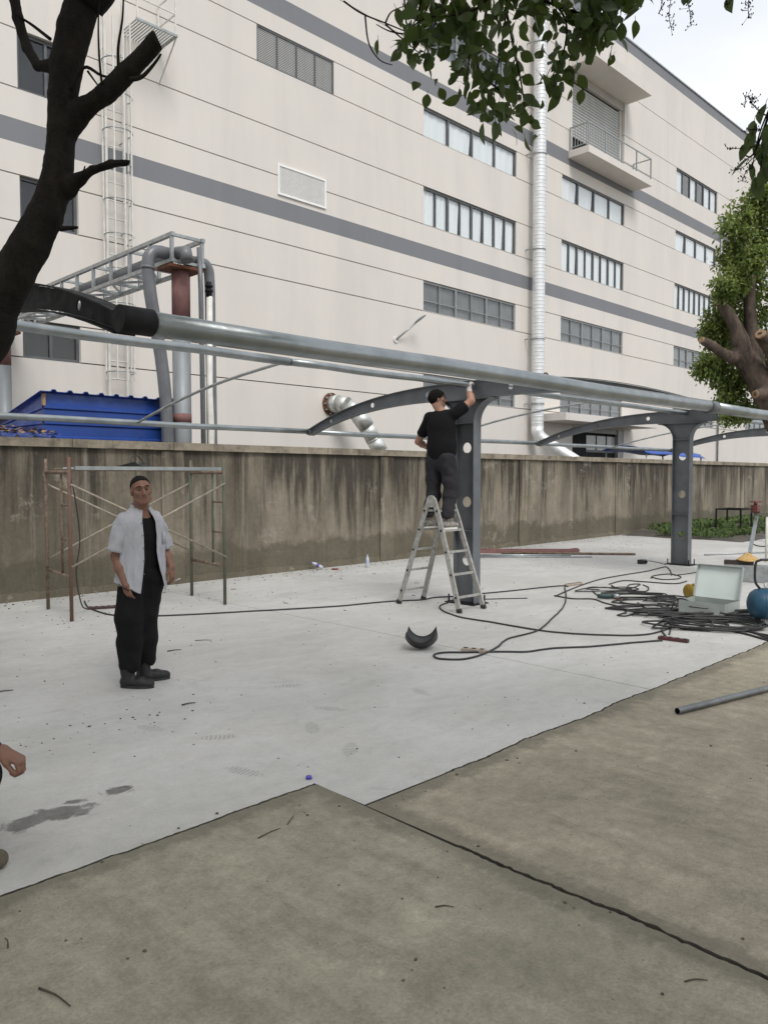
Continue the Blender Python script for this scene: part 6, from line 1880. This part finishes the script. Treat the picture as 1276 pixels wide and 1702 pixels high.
# trousers: wide straight legs
F_ = Field((-.3, -.3, .05), (.3, .34, 1.03), .0075)
F_.ell(T(0, -.01, .90), (.158, .122, .13), E1, .04)
for hi_, kn, an in ((hipR, knR, anR), (hipL, knL, anL)):
    F_.chain([hi_ - zz * .02, kn + np.array((0, -.01, .1)), kn - zz * .1, an + zz * .09], [.112, .098, .096, .088], .03)
X, Y, Z = F_.grid(); F_.keep(np.maximum(Z - 1.0, .135 + .03 * np.sin(X * 40) - Z) + 0 * X + 0 * Y)
V, Q = F_.mesh(); V = folds(V, Q, 8, .015, 19, (1, 1, .8)); np_build('trousers', V, Q, M['black_cloth'], m1)
pk = MB(); pk.tube(spline([(-.150, -.155, .83), (-.118, -.178, .80), (-.075, -.172, .775)], 4), .004, 6); pk.build('pocket_edge', M['charcoal'], m1, local=True)
# boots
for an, dr in ((anR, nrm((.93, -.36, 0))), (anL, nrm((.95, .10, 0)))):
    F_ = Field(an + np.array((-.2, -.2, -.13)), an + np.array((.26, .2, .16)), .006); sdn = np.cross(dr, zz)
    F_.cap(an - zz * .055 - dr * .025, an + dr * .085 - zz * .060, .046, .048, .02, flat=(sdn, 1.0)); F_.cap(an + dr * .085 - zz * .062, an + dr * .165 - zz * .068, .046, .036, .02)
    F_.cap(an - zz * .03 - dr * .01, an + zz * .10 - dr * .012, .054, .060, .02)
    X, Y, Z = F_.grid(); F_.keep(np.maximum(.018 - Z, Z - (an[2] + .10)) + 0 * X + 0 * Y)
    V, Q = F_.mesh(); V = folds(V, Q, 12, .0035, 55, (1, 1, 1.8)); b = np_build('boot', V, Q, M['boot'], m1)
    so = MB(); n_ = 28; poly = []
    for i in range(n_):
        a = 2 * math.pi * i / n_; cc, ss = math.cos(a), math.sin(a); q = an[:2] + dr[:2] * (.062 + .135 * cc) + sdn[:2] * (.047 * ss * (1 + .12 * cc)); poly.append((q[0], q[1]))
    so.prism(poly, .0, .022); so.build('sole', M['black_rubber'], b, local=True)
# open white shirt
NTH, NV = 130, 70; rows = []
def pw(z, tab):
    for (a, va), (b, vb) in zip(tab[:-1], tab[1:]):
        if z <= b: t = (z - a) / (b - a); return va + (vb - va) * max(0, t)
    return tab[-1][1]
ta = [(.74, .212), (.9, .200), (1.05, .190), (1.18, .190), (1.26, .198), (1.300, .196), (1.335, .168), (1.368, .122), (1.395, .086), (1.42, .076)]
tb = [(.74, .165), (.9, .155), (1.05, .145), (1.18, .144), (1.27, .134), (1.315, .122), (1.345, .108), (1.372, .092), (1.395, .080), (1.42, .072)]
for iv in range(NV + 1):
    v = iv / NV; row = []
    for it in range(NTH + 1):
        s_ = it / NTH
        ang0 = .30 + .16 * max(0, 1 - v * 2.6) + (.10 if v > .8 else 0) * 0
        gapR, gapL = ang0, ang0 * (.95 + .25 * max(0, 1 - v * 2))
        th = gapR + (2 * math.pi - gapR - gapL) * s_             # measured from the front, round the right side, the back, to the left
        edge = min(s_, 1 - s_)
        zh = .800 - .035 * math.exp(-(edge / .06) ** 2) * 1.4 + .035 * math.exp(-((s_ - .27) / .08) ** 2) + .03 * math.exp(-((s_ - .73) / .08) ** 2)
        z = zh + (1.405 - zh) * v
        a, b = pw(z, ta), pw(z, tb)
        lx, fx = -math.sin(th) * a, math.cos(th) * b
        k = 1 + .05 * mnoise.noise((th * 1.9, z * 2.2, 1)) * (1.6 - v) + .040 * mnoise.noise((th * 4.2, z * 3.5, 4)) * (1.5 - v) + .030 * mnoise.noise((th * 8, z * 11 + th * 3, 6)) + .05 * (abs(mnoise.noise((th * 3.1 + z * 5, z * 6.5 - th * 1.5, 11))) ** .6 - .45) * (1.25 - v)
        k += .05 * math.exp(-(edge / .05) ** 2) * (1 - v) * (.6 + .6 * math.sin(z * 9))
        q = T(lx * k, fx * k - .005, z); row.append(tuple(q))
    rows.append(row)
sh1 = MB().sheet(rows).build('shirt', M['white_shirt'], m1, local=True, solid=.003)
for aa, bb, sd_, s2 in ((shR, elR, -1, 2), (shL, elL, 1, 5)):
    d = nrm(bb - aa); a0 = aa - d * .075 - l1 * sd_ * .012; b0 = aa + d * .235 + l1 * sd_ * .012
    sl = sleeve('sleeve', a0, b0, .064, .071, M['white_shirt'], sh1, s2, .016, tuple(f1))
cg = MB(); P = []
for i in range(25):
    th = .42 + (2 * math.pi - .84) * i / 24; P.append((th, .074, .070))
cg.sheet([[tuple(T(-math.sin(th) * a * k, math.cos(th) * b * k - .004, z + .016 * math.cos(th - math.pi))) for th, a, b in P] for z, k in ((1.385, 1.06), (1.425, .93), (1.430, .95), (1.392, 1.14))])
cg.build('collar', M['white_shirt'], sh1, local=True, solid=.003)
pkt = MB(); pr_ = []
for z in (1.12, 1.17, 1.215):
    pr_.append([tuple(T(math.sin(th) * pw(z, ta) * 1.035, math.cos(th) * pw(z, tb) * 1.05, z)) for th in (.62, .75, .88, 1.0)])
pkt.sheet(pr_); pkt.build('chest_pocket', M['white_shirt'], sh1, local=True, solid=.003)
for z in (.90, 1.0, 1.1, 1.2, 1.29):
    q = T(-math.sin(.36) * pw(z, ta) * 1.02, math.cos(.36) * pw(z, tb) * 1.06, z); MB().lathe([(.0005, .003), (.005, .002), (.005, -.002), (.0005, -.003)], 10, tuple(q), 'y').build('button', M['eye_white'], sh1, local=True)
cgr = wrL + np.array((.012, -.040, -.108))
ci = thing('cigarette', 'white cigarette between the fingers of the man in white', 'cigarette', (0, 0, 0))
cw = Matrix.Translation((3.0, 5.74, 0)) @ Matrix.Rotation(RZ1, 4, 'Z'); ca, cb = cw @ Vector(cgr), cw @ Vector(cgr + np.array((.052, -.02, .022)))
ci.location = ca; OFF[ci] = ca.copy()
MB().tube([ca + (cb - ca) * .31, cb], .0040, 8).build('paper', M['white_metal'], ci); MB().tube([ca, ca + (cb - ca) * .30], .0040, 8).build('tip', mat('cigarette_filter', (.45, .25, .1), (.4, .2, .08), 9, .8), ci)

# ---------------------------------------------------------------- the man in black on the ladder (faces the post, +X; seen from behind)
m2 = thing('person', 'man in black T-shirt and glasses on the ladder reaching up to the beam', 'person', (7.55, 6.56, 0))
W2 = lambda p: np.array(p, float)
hc2 = W2((7.620, 6.679, 2.632)); hf2 = nrm((.74, -.66, .10)); hu2 = nrm((.06, 0, 1))
neck2 = W2((7.575, 6.575, 2.46)); sL2 = W2((7.545, 6.75, 2.395)); sR2 = W2((7.625, 6.40, 2.435))
eL2 = W2((7.570, 6.965, 2.103)); wL2 = W2((7.740, 6.960, 2.029)); eR2 = W2((7.800, 6.275, 2.601)); wR2 = W2((7.870, 6.371, 2.741))
F2 = Field((7.30, 6.10, 1.0), (8.06, 7.05, 2.95), .0052)
hp2, HQ2 = add_head(F2, hc2, hf2, hu2, 1.0)
F2.cap(neck2, hc2 - zz * .055 - hf2 * .02, .060, .056, .03)
E2 = np.stack([np.array((1., 0, 0)), np.array((0, 1., 0)), zz], 1)
F2.ell((7.575, 6.565, 2.28), (.105, .16, .20), E2, .04); F2.ell((7.57, 6.565, 2.05), (.095, .145, .18), E2, .04)
F2.chain([sR2, (sR2 + eR2) / 2, eR2, eR2 * .6 + wR2 * .4, wR2], [.056, .050, .042, .044, .030], .03); F2.chain([sL2, (sL2 + eL2) / 2, eL2, eL2 * .6 + wL2 * .4, wL2], [.056, .050, .042, .042, .029], .03)
add_hand(F2, wL2, nrm((.85, -.55, .05)), nrm((.2, .4, .9)), .6, 1.0, 1)
hL2, hR2 = W2((7.55, 6.655, 1.92)), W2((7.55, 6.475, 1.92)); kL2, kR2 = W2((7.58, 6.705, 1.50)), W2((7.60, 6.44, 1.50)); aL2, aR2 = W2((7.50, 6.725, 1.085)), W2((7.50, 6.405, 1.085))
for a, b, c in ((hL2, kL2, aL2), (hR2, kR2, aR2)): F2.chain([a, b, c], [.085, .06, .042], .03)
V, Q = F2.mesh(); V = relax(V, Q, 1, .35); np_build('body', V, Q, M['skin_b'], m2)
off2 = Vector((7.55, 6.56, 0))
def loc2(fn): return lambda a, b, c: np.array(fn(a, b, c)) - np.array(off2)
head_bits(loc2(hp2), HQ2, 1.0, m2, True)
V_h = hair_cap(hc2, hf2, hu2, 1.0, .016, .78, -.030, .005, M['hair'], m2, .005, 5)
gl = MB()
for k in (-1, 1):
    gl.tube([hp2(.031 * k + .024 * math.cos(a), .103 - .006 * abs(math.cos(a)), .008 + .019 * math.sin(a)) for a in [2 * math.pi * i / 16 for i in range(16)]], .0028, 6, closed=True)
    gl.tube([hp2(.055 * k, .100, .014), hp2(.076 * k, .05, .014), hp2(.082 * k, -.005, .012)], .0030, 6)
gl.tube([hp2(-.008, .106, .012), hp2(.008, .106, .012)], .0025, 6); gl.build('glasses', M['black_plastic'], m2)
# gloved hand
F_ = Field(wR2 - .16, wR2 + .18, .0048)
F_.cap(wR2 - nrm(wR2 - eR2) * .03, wR2 + nrm(wR2 - eR2) * .01, .037, .035, .02); add_hand(F_, wR2, nrm((.25, .10, .9)), nrm((-.85, .1, .2)), .75, 1.06, -1, .03)
V, Q = F_.mesh(); V = folds(V, Q, 3, .0018, 90, (1, 1, 1)); np_build('glove', V, Q, M['glove'], m2)
# T-shirt
F_ = Field((7.30, 6.15, 1.78), (7.95, 7.0, 2.62), .0068)
F_.ell((7.575, 6.575, 2.26), (.145, .205, .235), E2, .05); F_.ell((7.572, 6.575, 2.02), (.160, .212, .27), E2, .05); F_.cap(sL2 * .92 + sR2 * .08, sR2 * .92 + sL2 * .08, .072, .070, .05)
F_.cap(sR2, sR2 + (eR2 - sR2) * .48, .070, .076, .03); F_.cap(sL2, sL2 + (eL2 - sL2) * .62, .070, .076, .03)
for a, b, t in ((sR2, eR2, .60), (sL2, eL2, .74)):
    d = nrm(b - a); e = a + (b - a) * t; F_.ell(e + d * .085, (.10, .10, .10), k=.006, op='sub')
X, Y, Z = F_.grid(); F_.keep(1.785 + .012 * np.sin(Y * 30) - Z + 0 * X); F_.ell(neck2 + zz * .05, (.058, .062, .05), k=.01, op='sub')
V, Q = F_.mesh(); V = folds(V, Q, 21, .014, 15, (1, 1, .9)); np_build('t_shirt', V, Q, M['black_tee'], m2)
# trousers
F_ = Field((7.28, 6.22, 1.08), (7.84, 6.92, 2.02), .0068)
F_.ell((7.565, 6.57, 1.86), (.135, .180, .13), E2, .04)
for a, b, c in ((hL2, kL2, aL2), (hR2, kR2, aR2)): F_.chain([a - zz * .03, b + zz * .1, b - zz * .08, c + zz * .08], [.118, .098, .090, .080], .028)
X, Y, Z = F_.grid(); F_.keep(np.maximum(Z - 1.94, 1.135 - Z) + 0 * X + 0 * Y)
V, Q = F_.mesh(); V = folds(V, Q, 33, .014, 24, (1, 1, 1.5)); np_build('trousers', V, Q, M['charcoal'], m2)
# trainers standing on the rungs at 1.0 m
sm1 = mat('worn_pale_trainer', (0.36, 0.33, 0.29), (0.13, 0.12, 0.11), 26, 0.8, 0, 0.3, 60)
for a in (aL2, aR2):
    F_ = Field(a + np.array((-.15, -.1, -.1)), a + np.array((.25, .1, .1)), .006); dr = np.array((1., -.05, 0))
    F_.cap(a - zz * .035 - dr * .045, a + dr * .08 - zz * .038, .042, .044, .02); F_.cap(a + dr * .08 - zz * .04, a + dr * .165 - zz * .046, .042, .032, .02); F_.cap(a - zz * .02, a + zz * .03, .045, .045, .02)
    X, Y, Z = F_.grid(); F_.keep(np.maximum(a[2] - .072 - Z, Z - (a[2] + .045)) + 0 * X + 0 * Y)
    V, Q = F_.mesh(); b = np_build('shoe', V, Q, sm1, m2)
    poly = []
    for i in range(24):
        t = 2 * math.pi * i / 24; poly.append((a[0] + .055 + .132 * math.cos(t), a[1] + .044 * math.sin(t) - .004 * math.cos(t)))
    MB().prism(poly, a[2] - .092, a[2] - .070).build('sole', M['white_metal'], b)

# ---------------------------------------------------------------- the man squatting at the left edge (only a hand, a knee and a toe in the picture)
RZ3 = R(45.1 - 90 + 25)
P3 = (.95, 3.62, 0)
m3 = thing('person', 'person squatting at the left edge with a hand hanging off the knee', 'person', P3, RZ3)
L3 = to_local(P3, RZ3)
A3 = lambda p: np.array(L3(p))
toe = A3((1.180, 3.438, 0.000)); hand_w = A3((1.143, 3.368, 0.523)); hand_k = A3((1.201, 3.308, 0.489))
dv = nrm(hand_k - hand_w)
x_img = A3(np.array(P3) + np.array((.708, -.706, 0))); y_img = A3(np.array(P3) + np.array((.706, .708, 0)))
x_img = np.array(x_img); y_img = np.array(y_img)
Pm = lambda a, b, z: np.array((hand_w[0], hand_w[1], 0)) + x_img * a + y_img * b + zz * z
F3 = Field((-.85, -.60, -.01), (.55, .62, 1.28), .0065)
pel, chest, neck3 = Pm(-.52, .02, .30), Pm(-.38, .02, .66), Pm(-.30, .02, .86); hd3 = Pm(-.26, .02, 1.03)
hp3, HQ3 = add_head(F3, hd3, nrm(x_img + zz * -.1), zz, .97); F3.cap(neck3 - zz * .03, hd3 - zz * .06 - x_img * .02, .058, .054, .03)
F3.chain([pel, chest, neck3 - zz * .05], [.14, .15, .10], .05)
el3 = Pm(-.22, -.04, .53); F3.chain([Pm(-.34, -.17, .80), el3, el3 * .45 + hand_w * .55, hand_w], [.055, .042, .036, .028], .03)
F3.chain([Pm(-.34, .20, .80), Pm(-.36, .27, .56), Pm(-.30, .24, .50)], [.055, .042, .03], .03)
add_hand(F3, hand_w, nrm(x_img * .8 - zz * .45), nrm(zz * .85 + x_img * .45), 1.05, 1.08, 1, .02, .55)
add_hand(F3, Pm(-.30, .24, .50), nrm(x_img * .7 - zz * .7), nrm(zz * .7 + x_img * .7), .6, 1.0, -1)
kn3a, kn3b = Pm(-.085, -.035, .45), Pm(-.30, .24, .45); an3a = Pm(-.19, -.03, .09); an3b = Pm(-.40, .25, .09)
for s_, k_, a_ in ((-.09, kn3a, an3a), (.14, kn3b, an3b)): F3.chain([Pm(-.50, s_, .28), k_, a_], [.09, .06, .042], .03)
V, Q = F3.mesh(); V = relax(V, Q, 1, .3); np_build('body', V, Q, M['skin'], m3)
head_bits(hp3, HQ3, .97, m3); hair_cap(hd3, nrm(x_img), zz, .97, .010, .95, .0, .006, M['hair'], m3, .003, 9)
F_ = Field((-.85, -.6, .2), (.55, .62, 1.0), .0095); F_.chain([pel + zz * .06, chest, neck3 - zz * .07], [.16, .175, .11], .05)
F_.chain([Pm(-.34, -.17, .80), el3, el3 * .16 + hand_w * .84], [.078, .060, .040], .03); F_.chain([Pm(-.34, .20, .80), Pm(-.36, .27, .56), Pm(-.31, .245, .51)], [.078, .062, .046], .03)
V, Q = F_.mesh(); V = folds(V, Q, 40, .006, 20); np_build('jacket', V, Q, M['navy'], m3)
F_ = Field((-.85, -.6, .03), (.55, .62, .62), .0095)
for s_, k_, a_ in ((-.09, kn3a, an3a), (.14, kn3b, an3b)): F_.chain([Pm(-.52, s_, .30), k_ - zz * .02, a_ + zz * .03], [.13, .080, .070], .04)
V, Q = F_.mesh(); V = folds(V, Q, 44, .007, 20); np_build('trousers', V, Q, M['black_cloth'], m3)
bt = mat('dusty_work_shoe', (0.13, 0.11, 0.075), (0.085, 0.07, 0.05), 12, .85, 0, .3, 40)
for tip, a_ in ((np.array((toe[0], toe[1], 0)), an3a), (an3b + x_img * .19, an3b)):
    F_ = Field(np.minimum(a_, tip) + np.array((-.14, -.14, -.12)), np.maximum(a_, tip) + np.array((.14, .14, .1)), .007)
    dr = np.array((tip[0] - a_[0], tip[1] - a_[1], 0)); L_ = np.linalg.norm(dr); dr /= L_; b0 = np.array((a_[0], a_[1], .045))
    F_.cap(b0 - dr * .04, b0 + dr * (L_ - .09), .048, .050, .02); F_.cap(b0 + dr * (L_ - .09), b0 + dr * (L_ - .036) - zz * .004, .050, .040, .02); F_.cap(b0, a_ + zz * .03, .052, .05, .02)
    X, Y, Z = F_.grid(); F_.keep(.002 - Z + 0 * X + 0 * Y); V, Q = F_.mesh(); np_build('shoe', V, Q, bt, m3)
